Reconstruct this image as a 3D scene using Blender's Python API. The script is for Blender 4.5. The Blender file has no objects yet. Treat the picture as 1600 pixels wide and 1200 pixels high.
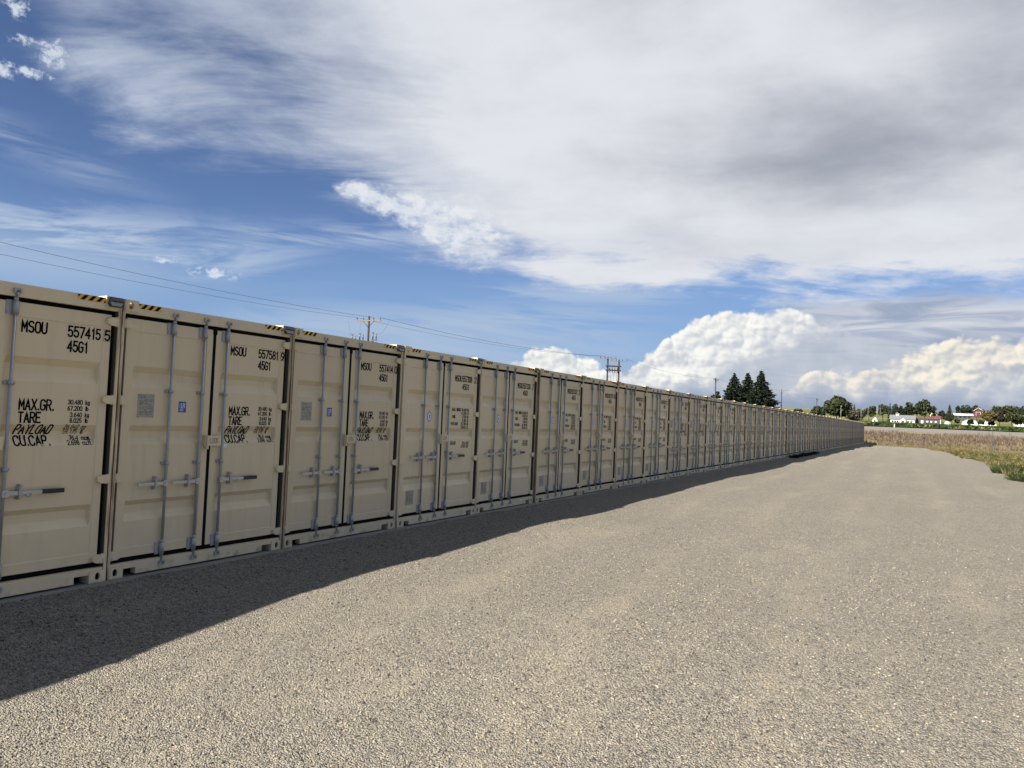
import bpy, math, random
import numpy as np
from mathutils import Vector, Matrix

random.seed(7)
RNG = np.random.default_rng(11)
scene = bpy.context.scene
COL = scene.collection

# ------------------------------------------------------------------ camera
CAM_H = 1.861
FPX, YAW, PIT, ROL = 1206.48, 0.491341793, 0.0402292788, 0.0420899544
_fw = np.array([-math.sin(YAW) * math.cos(PIT), math.cos(YAW) * math.cos(PIT), math.sin(PIT)])
_rt0 = np.array([math.cos(YAW), math.sin(YAW), 0.0])
_up0 = np.cross(_rt0, _fw)
_rt = math.cos(ROL) * _rt0 + math.sin(ROL) * _up0
_up = -math.sin(ROL) * _rt0 + math.cos(ROL) * _up0
cd = bpy.data.cameras.new('camera')
cd.sensor_fit = 'HORIZONTAL'; cd.sensor_width = 36.0; cd.lens = FPX / 1600 * 36
cd.clip_start = 0.05; cd.clip_end = 20000
cam = bpy.data.objects.new('camera', cd); COL.objects.link(cam)
m = Matrix.Identity(4)
for i in range(3):
    m[i][0], m[i][1], m[i][2] = _rt[i], _up[i], -_fw[i]
m[2][3] = CAM_H
cam.matrix_world = m
scene.camera = cam

def at(x, y, D):
    """photo pixel (1600 px wide) -> world point at depth D in metres"""
    d = _fw * FPX + _rt * (x - 800) + _up * (600 - y)
    return d / FPX * D + np.array([0, 0, CAM_H])

# ------------------------------------------------------------------ exposure
vs = scene.view_settings
vs.view_transform = 'Standard'; vs.look = 'None'; vs.gamma = 1.0; vs.use_curve_mapping = False
EXPO = 1.5
vs.exposure = EXPO
EMUL = 2 ** EXPO

# ------------------------------------------------------------------ sun
SUN_DIR = Vector((0.517, 1.30, -1.0)).normalized()      # the way the light travels
SUN_EL = math.asin(-SUN_DIR.z)
SUN_AZ = math.atan2(-SUN_DIR.x, -SUN_DIR.y)
sl = bpy.data.lights.new('sun', 'SUN'); sl.energy = 5.0; sl.angle = math.radians(0.53); sl.color = (1.0, 0.915, 0.78)
sun = bpy.data.objects.new('sun', sl); COL.objects.link(sun)
sun.rotation_euler = SUN_DIR.to_track_quat('-Z', 'Y').to_euler()

# ------------------------------------------------------------------ sky
world = bpy.data.worlds.new('World'); scene.world = world; world.use_nodes = True
NT = world.node_tree
NT.nodes.clear()

class V:
    def __init__(s, sock): s.s = sock
    def __add__(a, b): return mth('ADD', a, b)
    def __radd__(a, b): return mth('ADD', b, a)
    def __sub__(a, b): return mth('SUBTRACT', a, b)
    def __rsub__(a, b): return mth('SUBTRACT', b, a)
    def __mul__(a, b): return mth('MULTIPLY', a, b)
    def __rmul__(a, b): return mth('MULTIPLY', b, a)
    def __truediv__(a, b): return mth('DIVIDE', a, b)
    def __rtruediv__(a, b): return mth('DIVIDE', b, a)

def put(nt, sock, v):
    if isinstance(v, V): nt.links.new(v.s, sock)
    else: sock.default_value = v

CUR = NT
def mth(op, a, b=None, c=None, clamp=False):
    n = CUR.nodes.new('ShaderNodeMath'); n.operation = op; n.use_clamp = clamp
    put(CUR, n.inputs[0], a)
    if b is not None: put(CUR, n.inputs[1], b)
    if c is not None: put(CUR, n.inputs[2], c)
    return V(n.outputs[0])
def smooth(e0, e1, x):
    n = CUR.nodes.new('ShaderNodeMapRange'); n.interpolation_type = 'SMOOTHSTEP'
    if e0 > e1:
        put(CUR, n.inputs[1], e1); put(CUR, n.inputs[2], e0); n.inputs[3].default_value = 1; n.inputs[4].default_value = 0
    else:
        put(CUR, n.inputs[1], e0); put(CUR, n.inputs[2], e1)
    put(CUR, n.inputs[0], x)
    return V(n.outputs[0])
def xyz(x, y, z):
    if CUR is NT: x = x + z * 3.7; y = y + z * 1.9
    n = CUR.nodes.new('ShaderNodeCombineXYZ')
    for i, v in enumerate((x, y, z)): put(CUR, n.inputs[i], v)
    return V(n.outputs[0])
def noise(vec, scale=1.0, detail=5.0, rough=0.5, dist=0.0):
    n = CUR.nodes.new('ShaderNodeTexNoise'); n.noise_dimensions = '3D'
    put(CUR, n.inputs['Vector'], vec)
    n.inputs['Scale'].default_value = scale; n.inputs['Detail'].default_value = detail
    n.inputs['Roughness'].default_value = rough; n.inputs['Distortion'].default_value = dist
    return V(n.outputs[0])
def voro(vec, scale=1.0, detail=0.0, rough=0.5, feature='F1', out='Distance', rand=1.0):
    n = CUR.nodes.new('ShaderNodeTexVoronoi'); n.feature = feature
    put(CUR, n.inputs['Vector'], vec); n.inputs['Scale'].default_value = scale
    if 'Detail' in n.inputs: n.inputs['Detail'].default_value = detail; n.inputs['Roughness'].default_value = rough
    n.inputs['Randomness'].default_value = rand
    return V(n.outputs[out])
def mix(fac, a, b, blend='MIX'):
    n = CUR.nodes.new('ShaderNodeMix'); n.data_type = 'RGBA'; n.blend_type = blend; n.clamp_factor = True
    put(CUR, n.inputs[0], fac)
    for i, v in ((6, a), (7, b)):
        if isinstance(v, V): CUR.links.new(v.s, n.inputs[i])
        else: n.inputs[i].default_value = (v[0], v[1], v[2], 1)
    return V(n.outputs[2])
def curve(x, pts, x0, x1, y1):
    n = CUR.nodes.new('ShaderNodeFloatCurve')
    c = n.mapping.curves[0]
    P = [((px - x0) / (x1 - x0), py / y1) for px, py in pts]
    c.points[0].location = P[0]; c.points[1].location = P[-1]
    for q in P[1:-1]: c.points.new(*q)
    for q in c.points: q.handle_type = 'AUTO_CLAMPED'
    n.mapping.update()
    put(CUR, n.inputs['Value'], (x - x0) / (x1 - x0))
    return V(n.outputs[0]) * y1
def gauss(x):
    return mth('POWER', 2.71828, mth('MULTIPLY', x * x, -1.0))
def lin(r, g, b, k=1.0):
    f = lambda c: ((c / 255 + 0.055) / 1.055) ** 2.4 if c > 10 else c / 255 / 12.92
    return tuple(f(c) / EMUL * k for c in (r, g, b))

def build_sky():
    tc = NT.nodes.new('ShaderNodeTexCoord')
    sp = NT.nodes.new('ShaderNodeSeparateXYZ'); NT.links.new(tc.outputs['Generated'], sp.inputs[0])
    X, Y, Z = V(sp.outputs[0]), V(sp.outputs[1]), V(sp.outputs[2])
    az = mth('ARCTAN2', X, Y) * 57.29578
    el = mth('ARCSINE', Z) * 57.29578
    zc = mth('MAXIMUM', Z, 0.0) + 0.12
    px, py = X / zc, Y / zc
    sky = NT.nodes.new('ShaderNodeTexSky'); sky.sky_type = 'NISHITA'; sky.sun_disc = False
    sky.sun_elevation = SUN_EL; sky.sun_rotation = SUN_AZ % (2 * math.pi)
    sky.altitude = 2500; sky.air_density = 0.75; sky.dust_density = 0.35; sky.ozone_density = 2.0
    hs = NT.nodes.new('ShaderNodeVectorMath'); hs.operation = 'MULTIPLY'
    NT.links.new(sky.outputs[0], hs.inputs[0]); hs.inputs[1].default_value = (0.0385, 0.0400, 0.0440)
    c = V(hs.outputs[0])
    ex = lambda q: mth('POWER', 2.71828, q * -1.0)
    n_big = noise(xyz(px, py, 0.3), 0.9, 4, 0.55, 0.4)
    n_str = noise(xyz(px * 1.0 + py * 0.8, py * 2.3 - px * 1.4, 4.1), 1.0, 8, 0.61, 0.30)
    n_fin = noise(xyz(px, py, 8.7), 3.0, 6, 0.60, 0.2)
    # thin streaks of cirrus low on the left
    st = noise(xyz(az * 0.055 + el * 0.03, el * 0.36 - az * 0.03, 2.0), 1.7, 8, 0.60, 0.35)
    st2 = noise(xyz(az * 0.05, el * 0.46 + az * 0.02, 9.0), 1.6, 8, 0.58, 0.30)
    w1 = gauss((el - (10.0 + (az + 55) * 0.03)) / 1.9) * smooth(-38, -54, az) * smooth(0.36, 0.66, st) * 0.95
    w1b = gauss((el - (11.9 + (az + 45) * 0.10)) / 0.9) * smooth(-28, -38, az) * smooth(-56, -46, az) * smooth(0.40, 0.64, st2) * 0.5
    w1c = gauss((el - 8.2) / 1.8) * smooth(-46, -60, az) * 0.55
    w2 = smooth(8.4, 6.6, el + (st2 - 0.5) * 3.5 - (az + 38) * 0.05) * smooth(-13, -26, az) * smooth(0.25, 0.62, st2) * 0.9
    w2 = w2 * smooth(-54, -42, az)
    w3 = smooth(4.2, 0.5, el) * 0.75
    w4 = gauss((el - 15.0 + (az + 60) * 0.25) / 1.1) * smooth(-50, -60, az) * smooth(0.35, 0.7, st2) * 0.35
    w5 = gauss((el - 8.9 - (az + 25) * 0.02) / 0.7) * smooth(-36, -28, az) * smooth(-13, -20, az) * smooth(0.42, 0.6, st2) * 0.6
    W = mth('MAXIMUM', mth('MAXIMUM', w1, w1b), mth('MAXIMUM', w2, w3))
    W = mth('MAXIMUM', mth('MAXIMUM', W, w1c), mth('MAXIMUM', w4, w5))
    c = mix(W, c, lin(214, 224, 236))
    c = mix(smooth(14.0, 6.0, el) * 0.62, c, lin(134, 166, 204))
    # little torn puffs top left
    pf = None
    for (a, e, ra, re) in ((-62.1, 23.1, 0.75, 0.65), (-61.7, 21.2, 0.8, 0.35), (-60.1, 20.9, 0.9, 0.8), (-62.7, 19.4, 0.8, 0.5), (-61.0, 19.5, 1.1, 0.3), (-49.6, 8.9, 1.6, 0.35), (-53.0, 9.4, 0.9, 0.22)):
        g = ex((az - a) * (az - a) / (ra * ra) + (el - e) * (el - e) / (re * re))
        pf = g if pf is None else mth('MAXIMUM', pf, g)
    pn = noise(xyz(az * 0.8, el, 0), 1.6, 6, 0.66, 0.15)
    c = mix(smooth(0.30, 1.0, pf * 0.7 + (pn - 0.5) * 2.6 + 0.1) * smooth(0.02, 0.5, pf) * 0.8, c, lin(226, 233, 243))
    # the great sheet overhead and to the right
    edge = curve(az, [(-180, 24), (-110, 25), (-63, 23.6), (-60.5, 21.0), (-57.5, 18.6), (-54, 17.6), (-47.4, 18.0), (-43, 16.6), (-40, 15.0),
                      (-33.4, 12.6), (-28.6, 11.4), (-26.1, 9.9), (-20.8, 8.9), (-15.3, 9.3), (-7.4, 9.1), (-1.8, 9.3), (5.3, 9.4), (30, 12), (70, 20), (180, 24)], -180, 180, 40)
    thick = curve(az, [(-180, 0.18), (-95, 0.26), (-62, 0.34), (-52, 0.46), (-44, 0.58), (-36, 0.72), (-29, 0.93), (-20, 1.0), (15, 1.0), (50, 0.55), (95, 0.22), (180, 0.18)], -180, 180, 1.0)
    soft = curve(az, [(-180, 7), (-63, 7.5), (-45, 7.5), (-36, 5.6), (-28, 3.8), (-20, 2.8), (0, 2.4), (60, 5), (180, 7)], -180, 180, 10)
    dd = el - edge + (n_str - 0.5) * 9.0 * mth('MULTIPLY', soft, 0.22) + (n_fin - 0.5) * 4.2 + (n_big - 0.5) * 3.0
    S = smooth(0.0, 1.0, dd / soft + 0.22)
    dens = mth('MINIMUM', thick + (n_str - 0.5) * 1.7 * (1.22 - thick) + (n_fin - 0.5) * 1.1 * (1.1 - thick) + smooth(2.0, 12.0, dd) * 0.2 * thick, 1.0, clamp=True)
    S = S * dens
    b1 = ex(((az + 7.5) * (az + 7.5)) / 110.0 + (el - 18.6) * (el - 18.6) / 22.0)
    b2 = ex(((az - 5) * (az - 5)) / 110.0 + (el - 23) * (el - 23) / 70.0) * 0.85
    b3 = ex(((az + 17) * (az + 17)) / 26.0 + (el - 13.0) * (el - 13.0) / 5.0) * 0.35
    bn = noise(xyz(px, py, 21.0), 1.5, 6, 0.55, 0.2)
    bn2 = noise(xyz(px * 0.9 + py * 0.3, py * 1.3 - px * 0.4, 27.0), 1.8, 7, 0.58, 0.2)
    belly = mth('MAXIMUM', mth('MAXIMUM', b1, b2), b3) * 0.90 + (bn - 0.5) * 1.2 + (bn2 - 0.5) * 0.9 + (n_fin - 0.5) * 0.5
    belly = belly + smooth(-40, 0, az) * smooth(10, 30, el) * 0.22
    sc = mix(smooth(-0.15, 1.35, belly), lin(226, 229, 235), lin(158, 163, 177))
    glow = smooth(0.42, 0.72, bn2) * smooth(17, 10, el) * 0.75
    sc = mix(glow, sc, lin(228, 231, 237))
    sc = mix(smooth(-30, -58, az) * 0.7, sc, lin(190, 202, 224))
    c = mix(S, c, sc)
    # bright torn spur off its left end
    t = (az + 41.7) * 0.966 - (el - 15.8) * 0.259
    q = (az + 41.7) * 0.259 + (el - 15.8) * 0.966
    spn = noise(xyz(az * 0.6, el, 3.0), 1.2, 8, 0.62, 0.15)
    sp0 = gauss((q - 0.10 + t * 0.0) / (0.50 + t * 0.15)) * smooth(-0.8, 1.0, t) * smooth(15.0, 9.5, t)
    spm = smooth(0.10, 0.85, sp0 * 0.95 + (spn - 0.5) * 2.3 * sp0 + (spn - 0.5) * 0.3)
    c = mix(spm * 0.92, c, mix(smooth(0.3, 0.7, spn), lin(204, 213, 228), lin(233, 236, 241)))
    # grey shelf and haze low on the right
    sh_n = noise(xyz(az * 0.10, el * 0.62, 5.0), 1.7, 7, 0.58, 0.6)
    sh_top = smooth(-11.5, -6.5, az + (sh_n - 0.5) * 5.0) * smooth(9.5, 8.2, el + (sh_n - 0.5) * 2.6)
    sh = sh_top * (0.80 + smooth(0.25, 0.75, sh_n) * 0.20) * smooth(60, 20, az)
    shc = mix(smooth(0.28, 0.72, sh_n), lin(160, 169, 188), lin(212, 216, 224))
    shc = mix(smooth(7.0, 3.0, el) * 0.85, shc, lin(170, 178, 196))
    c = mix(sh, c, shc)
    hz = smooth(-34, -14, az) * smooth(5.4, 2.4, el) * 0.9 * smooth(120, 40, az)
    c = mix(hz, c, mix(smooth(0.5, 3.0, el), lin(146, 160, 184), lin(160, 173, 196)))
    # cumulus, two banks, lit from the upper left
    wn = noise(xyz(az, el, 1.0), 0.6, 3, 0.5, 0.0)
    def billow(dx, dy):
        return 1.0 - voro(xyz(az + dx + (wn - 0.5) * 1.0, (el + dy) * 1.2 + (wn - 0.5) * 0.7, 0.0), 0.60, 2.2, 0.52)
    B0 = billow(0, 0); B1 = billow(-0.20, 0.24)
    lit = B0 - B1
    fine = noise(xyz(az, el, 6.0), 2.4, 4, 0.58)
    def bank(c, top, bot, tint, shade, low):
        T = curve(az, top, -180, 180, 12) + (B0 - 0.55) * 1.7 + (fine - 0.5) * 0.40
        Bm = curve(az, bot, -180, 180, 12)
        msk = smooth(0.0, 0.42, T - el)
        br = smooth(-1.2, 1.3, el - Bm + (wn - 0.5) * 2.6 + (B0 - 0.6) * 1.4)
        l = smooth(-0.24, 0.20, lit + (fine - 0.5) * 0.12 + (wn - 0.5) * 0.35)
        col = mix(l * 0.9 + 0.1, shade, tint)
        col = mix(br, mix(smooth(0.25, 0.75, sh_n * 0.6 + wn * 0.4), low, lin(200, 206, 216)), col)
        return mix(msk * smooth(1.6, 3.0, el + (wn - 0.5) * 1.2), c, col)
    far = [(-180, 0), (-60, 0)]
    # small far bank on the left, hazier
    c = bank(c, far + [(-35, 0.5), (-31, 2.6), (-28.2, 3.6), (-27.3, 4.2), (-25.9, 5.0), (-24, 4.8), (-22, 4.0), (-20.3, 3.3), (-19.2, 3.6), (-18.6, 4.2), (-17.6, 5.2), (-16.4, 6.4), (-14.8, 7.4),
                        (-12.1, 7.9), (-9.3, 8.1), (-7.4, 7.7), (-6.2, 6.9), (-5.0, 6.3), (-2.0, 6.0), (3, 5.0), (12, 1), (180, 0)],
             far + [(-31, 2.0), (-25, 2.6), (-21, 2.2), (-18, 2.0), (-15.5, 2.6), (-13.5, 3.4), (-12, 4.2), (-10, 5.7), (-8, 6.5), (-6, 7.4), (0, 9), (180, 9)],
             lin(253, 252, 246), lin(194, 201, 212), lin(176, 186, 202))
    c = bank(c, far + [(-14, 0), (-9, 1.6), (-7.7, 3.5), (-6.1, 3.9), (-4.8, 3.1), (-4.1, 3.9), (-2.3, 4.1), (-1.4, 5.0), (-0.2, 5.3), (0.5, 5.5), (1.9, 6.0), (3.4, 5.8), (5.4, 6.0), (9, 5.4), (14, 3.5), (25, 2.0), (180, 0)],
             far + [(-14, 2.8), (-7.7, 2.9), (-4, 2.8), (-2, 2.9), (0, 2.9), (2, 2.9), (4, 3.7), (6, 3.7), (25, 3), (180, 3)],
             lin(251, 244, 228), lin(186, 190, 200), lin(166, 175, 195))
    c = mix(smooth(0.0, -1.5, el), c, lin(120, 112, 98))
    bg = NT.nodes.new('ShaderNodeBackground'); bg.inputs['Strength'].default_value = 1.0
    NT.links.new(c.s, bg.inputs['Color'])
    wo = NT.nodes.new('ShaderNodeOutputWorld'); NT.links.new(bg.outputs[0], wo.inputs[0])
    world.cycles.sampling_method = 'NONE'
    for nd in NT.nodes:
        if nd.type == 'TEX_NOISE': nd.noise_dimensions = '2D'
        if nd.type == 'TEX_VORONOI': nd.voronoi_dimensions = '2D'; nd.normalize = True
build_sky()

# ------------------------------------------------------------------ materials
def new_mat(name):
    global CUR
    mt = bpy.data.materials.new(name); mt.use_nodes = True
    CUR = mt.node_tree
    b = CUR.nodes['Principled BSDF']
    return mt, b
def setb(b, **k):
    for n, v in k.items():
        s = b.inputs[n.replace('_', ' ')]
        if isinstance(v, V): CUR.links.new(v.s, s)
        elif isinstance(v, tuple): s.default_value = (v[0], v[1], v[2], 1)
        else: s.default_value = v
def wpos():
    return V(CUR.nodes.new('ShaderNodeNewGeometry').outputs['Position'])
def objc():
    return V(CUR.nodes.new('ShaderNodeTexCoord').outputs['Object'])
def split(v):
    n = CUR.nodes.new('ShaderNodeSeparateXYZ'); CUR.links.new(v.s, n.inputs[0])
    return V(n.outputs[0]), V(n.outputs[1]), V(n.outputs[2])
def bump(b, h, strength, dist):
    n = CUR.nodes.new('ShaderNodeBump'); n.inputs['Strength'].default_value = strength; n.inputs['Distance'].default_value = dist
    CUR.links.new(h.s, n.inputs['Height']); CUR.links.new(n.outputs[0], b.inputs['Normal'])
def attr(name='Col'):
    n = CUR.nodes.new('ShaderNodeAttribute'); n.attribute_name = name
    return V(n.outputs['Color'])

MAT = {}
def simple(name, col, rough=0.6, metal=0.0, var=0.0, scale=8.0, bmp=0.0):
    mt, b = new_mat(name)
    if var > 0:
        n = noise(objc(), scale, 6, 0.6)
        setb(b, Base_Color=mix(n, tuple(c * (1 - var) for c in col), tuple(min(1, c * (1 + var)) for c in col)))
        setb(b, Roughness=rough + (n - 0.5) * 0.2)
        if bmp: bump(b, n, bmp, 0.01)
    else:
        setb(b, Base_Color=col, Roughness=rough)
    setb(b, Metallic=metal)
    MAT[name] = mt
    return mt

def make_tan():
    mt, b = new_mat('tan_paint')
    oc = objc(); x, y, z = split(oc); wp = wpos(); wx, wy, wz = split(wp)
    n1 = noise(wp, 1.3, 6, 0.55)
    streak = noise(xyz(wx * 6, wy * 9, wz * 0.6), 1.0, 6, 0.6)
    oi = CUR.nodes.new('ShaderNodeObjectInfo')
    base = mix(n1, (0.665, 0.538, 0.338), (0.715, 0.583, 0.374))
    base = mix(smooth(0.48, 0.78, streak) * 0.24, base, (0.44, 0.35, 0.205))
    mm = CUR.nodes.new('ShaderNodeMix'); mm.data_type = 'RGBA'; mm.blend_type = 'MULTIPLY'; mm.inputs[0].default_value = 1
    CUR.links.new(base.s, mm.inputs[6]); CUR.links.new(oi.outputs['Color'], mm.inputs[7])
    base = V(mm.outputs[2])
    # rust runs by the seams, dust at the foot
    edge = mth('MINIMUM', y, 2.438 - y)
    rn = noise(xyz(wx * 20, wy * 20, wz * 1.6), 1.0, 8, 0.65)
    big = smooth(0.42, 0.60, noise(xyz(wy, 0.0, 0.0), 0.23, 2, 0.5))
    rust = smooth(0.060, 0.0, edge) * smooth(0.60, 0.40, mth('SUBTRACT', 1.0, rn) + 0.12 - big * 0.22) * 0.9
    rspot = smooth(0.67, 0.74, noise(wp, 14.0, 4, 0.7)) * smooth(0.55, 0.62, noise(wp, 0.9, 3, 0.5)) * 0.6
    foot = smooth(0.16, 0.0, z) * smooth(0.52, 0.68, noise(wp, 7.0, 5, 0.6)) * 0.7
    base = mix(mth('MAXIMUM', rust, mth('MAXIMUM', rspot, foot)), base, mix(rn, (0.10, 0.050, 0.024), (0.24, 0.145, 0.055)))
    dust = smooth(1.0, 0.0, z) * smooth(0.35, 0.70, noise(wp, 3.0, 6, 0.6)) * 0.35
    base = mix(dust, base, (0.52, 0.45, 0.35))
    setb(b, Base_Color=base, Roughness=0.46 + n1 * 0.15)
    bump(b, noise(wp, 2.0, 3, 0.5), 0.45, 0.012)
    MAT['tan'] = mt
make_tan()
simple('black_rubber_and_shade', (0.006, 0.006, 0.0065), 0.95)  # gasket rubber; also the painted shade inside the bottom castings
MAT['black_rubber_and_shade'].node_tree.nodes['Principled BSDF'].inputs['Specular IOR Level'].default_value = 0.1
simple('jamb_shade_dirt', (0.085, 0.066, 0.048), 0.8, 0, 0.4, 5)  # dark brown with both shade and dirt put into the colour
simple('print_black', (0.007, 0.0065, 0.0065), 0.95)
MAT['print_black'].node_tree.nodes['Principled BSDF'].inputs['Specular IOR Level'].default_value = 0.1
simple('galvanised', (0.37, 0.37, 0.36), 0.42, 0.35, 0.3, 25)
simple('zinc_bright', (0.46, 0.455, 0.43), 0.36, 0.5, 0.4, 60)
simple('grip_black', (0.012, 0.012, 0.012), 0.45)
simple('stripe_yellow', (0.78, 0.42, 0.035), 0.5, 0, 0.15, 12)
simple('sticker_blue', (0.012, 0.075, 0.36), 0.4)
simple('sticker_white', (0.75, 0.77, 0.78), 0.5)
simple('sticker_pale', (0.52, 0.55, 0.58), 0.5)
simple('emboss_tan', (0.30, 0.25, 0.17), 0.6)
simple('plate_metal', (0.36, 0.33, 0.27), 0.5, 0.2, 0.25, 18)
simple('plate_print', (0.20, 0.185, 0.155), 0.6)
simple('lamp_black', (0.014, 0.014, 0.015), 0.35)
simple('solar_cell', (0.015, 0.018, 0.035), 0.18)
simple('lamp_lens', (0.30, 0.30, 0.26), 0.3)
simple('concrete', (0.20, 0.195, 0.18), 0.85, 0, 0.22, 3.0, 0.4)
simple('pole_wood', (0.026, 0.021, 0.018), 0.85, 0, 0.35, 3)
simple('arm_wood', (0.15, 0.135, 0.11), 0.85, 0, 0.3, 3)
simple('porcelain', (0.07, 0.068, 0.07), 0.3)
simple('pole_steel', (0.22, 0.215, 0.20), 0.5, 0.3)
simple('wire', (0.05, 0.05, 0.055), 0.5, 0.3)
simple('white_siding', (0.50, 0.505, 0.51), 0.6, 0, 0.06, 1.5)
simple('grey_siding', (0.033, 0.035, 0.040), 0.6, 0, 0.12, 1.5)
simple('grey_roof', (0.125, 0.135, 0.150), 0.5, 0, 0.12, 1.0)
simple('red_roof', (0.10, 0.024, 0.026), 0.5, 0, 0.12, 1.0)
simple('barn_red', (0.055, 0.010, 0.013), 0.7, 0, 0.2, 1.0)
simple('tan_siding', (0.50, 0.44, 0.34), 0.7, 0, 0.1, 1.0)
simple('window_glass', (0.02, 0.025, 0.03), 0.1)
simple('white_trim', (0.52, 0.52, 0.51), 0.6)
simple('bark', (0.06, 0.045, 0.032), 0.9, 0, 0.3, 3)
simple('post_steel', (0.05, 0.045, 0.04), 0.7)
simple('post_white', (0.55, 0.54, 0.5), 0.6)
simple('field_soil', (0.10, 0.12, 0.035), 0.95, 0, 0.2, 0.5)

def foliage(name, rough=0.65):
    mt, b = new_mat(name)
    setb(b, Base_Color=attr('Col'), Roughness=rough)
    b.inputs['Specular IOR Level'].default_value = 0.25
    MAT[name] = mt
foliage('leaf'); foliage('weed'); foliage('stone', 0.85)

def make_gravel():
    mt, b = new_mat('gravel')
    wp = wpos(); wx, wy, wz = split(wp)
    flat = xyz(wx, wy, 0.0)
    wn = noise(flat, 60, 2, 0.5)
    warp = xyz(wx + (wn - 0.5) * 0.012, wy + (wn - 0.5) * 0.012, 0.0)
    def cells(sc):
        n = CUR.nodes.new('ShaderNodeTexVoronoi'); n.feature = 'F1'
        put(CUR, n.inputs['Vector'], warp); n.inputs['Scale'].default_value = sc
        return V(n.outputs['Distance']), V(n.outputs['Color'])
    d1, c1 = cells(80.0); d2, c2 = cells(46.0)
    r1, g1, b1 = split(c1); r2, g2, b2 = split(c2)
    def stones(r, g):
        n = CUR.nodes.new('ShaderNodeValToRGB'); e = n.color_ramp.elements
        e[0].position = 0.0; e[0].color = (0.047, 0.045, 0.046, 1)
        e[1].position = 1.0; e[1].color = (0.387, 0.348, 0.297, 1)
        for p, cc in ((0.18, (0.094, 0.092, 0.092)), (0.36, (0.203, 0.190, 0.160)), (0.55, (0.305, 0.279, 0.226)), (0.72, (0.250, 0.242, 0.222)), (0.88, (0.408, 0.385, 0.320))):
            q = e.new(p); q.color = (*cc, 1)
        CUR.links.new(r.s, n.inputs[0])
        return mix(smooth(0.80, 0.95, g) * 0.6, V(n.outputs[0]), (0.305, 0.227, 0.176))
    s1 = stones(r1, g1); s2 = stones(r2, g2)
    big = smooth(0.55, 0.75, b2)
    col = mix(big, s1, s2)
    # fines: dusty tan patches, long in the driving direction
    pn = noise(xyz(wx * 0.9, wy * 0.28, 0), 1.0, 6, 0.6, 0.4)
    pn2 = noise(xyz(wx, wy, 3.0), 1.7, 6, 0.62, 0.3)
    wob = noise(xyz(wy * 0.12, 0.0, 5.0), 1.0, 2, 0.5)
    xw = wx + (wob - 0.5) * 2.2 + wy * 0.02
    lane = None
    for xc, wd in ((-4.3, 0.30), (-2.6, 0.32), (-0.9, 0.34), (0.9, 0.34), (2.6, 0.3)):
        q = (xw - xc) / wd
        g = mth('POWER', 2.71828, q * q * -1.0)
        lane = g if lane is None else mth('MAXIMUM', lane, g)
    lane = lane * smooth(0.40, 0.62, pn2 * 0.5 + pn * 0.5)
    fines = mth('MAXIMUM', smooth(0.47, 0.68, pn * 0.6 + pn2 * 0.4) * 0.50, lane * 0.55)
    col = mix(fines, col, (0.333, 0.295, 0.219))
    grain = noise(flat, 26, 6, 0.75)
    col = mix(smooth(0.50, 0.66, grain) * 0.58, col, (0.094, 0.089, 0.081))
    col = mix(smooth(0.48, 0.32, grain) * 0.42, col, (0.463, 0.435, 0.356))
    mid = noise(xyz(wx, wy * 0.7, 12.0), 5.5, 6, 0.7)
    col = mix(smooth(0.52, 0.72, mid) * 0.22, col, (0.150, 0.136, 0.123))
    col = mix(smooth(0.46, 0.28, mid) * 0.25, col, (0.433, 0.392, 0.322))
    grain2 = noise(xyz(wx, wy, 17.0), 10.0, 4, 0.85)
    col = mix(smooth(0.52, 0.64, grain2) * 0.34, col, (0.121, 0.108, 0.092))
    col = mix(smooth(0.47, 0.35, grain2) * 0.30, col, (0.402, 0.350, 0.275))
    tone = noise(xyz(wx * 0.5, wy * 0.18, 7.0), 1.0, 5, 0.55)
    col = mix(smooth(0.35, 0.75, tone) * 0.35, col, mix(0.5, col, (0.185, 0.180, 0.168)))
    gaps = smooth(0.30, 0.62, d1 * 1.0)
    col = mix(gaps * 0.60, col, (0.121, 0.114, 0.099))
    setb(b, Base_Color=col, Roughness=0.9)
    b.inputs['Specular IOR Level'].default_value = 0.2
    h = (0.7 - d1) * (1.0 - fines * 0.6) + (0.7 - d2) * big * 0.8
    bump(b, h + noise(flat, 9, 4, 0.6) * 0.8, 1.0, 0.020)
    MAT['gravel'] = mt
make_gravel()

def make_terrain():
    mt, b = new_mat('terrain')
    wp = wpos(); wx, wy, wz = split(wp)
    n = noise(xyz(wx, wy * 0.6, 0), 0.12, 8, 0.65)
    nf = noise(xyz(wx, wy, 4), 1.6, 6, 0.65)
    c = mix(n, (0.109, 0.084, 0.051), (0.158, 0.128, 0.079))
    c = mix(smooth(0.45, 0.7, nf) * 0.5, c, (0.076, 0.068, 0.033))
    c = mix(smooth(116, 100, wy) * smooth(0.3, 0.6, nf), c, (0.066, 0.068, 0.025))
    fld = noise(xyz(wx * 0.6, wy, 2), 0.006, 3, 0.5)
    far = mix(smooth(0.42, 0.58, fld), (0.087, 0.101, 0.038), (0.147, 0.142, 0.066))
    far = mix(smooth(0.4, 0.7, noise(xyz(wx, wy, 2), 0.05, 6, 0.6)) * 0.4, far, (0.066, 0.076, 0.027))
    c = mix(smooth(560, 680, wy), c, far)
    setb(b, Base_Color=c, Roughness=0.95)
    b.inputs['Specular IOR Level'].default_value = 0.1
    bump(b, nf, 0.8, 0.1)
    MAT['terrain'] = mt
make_terrain()
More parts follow.
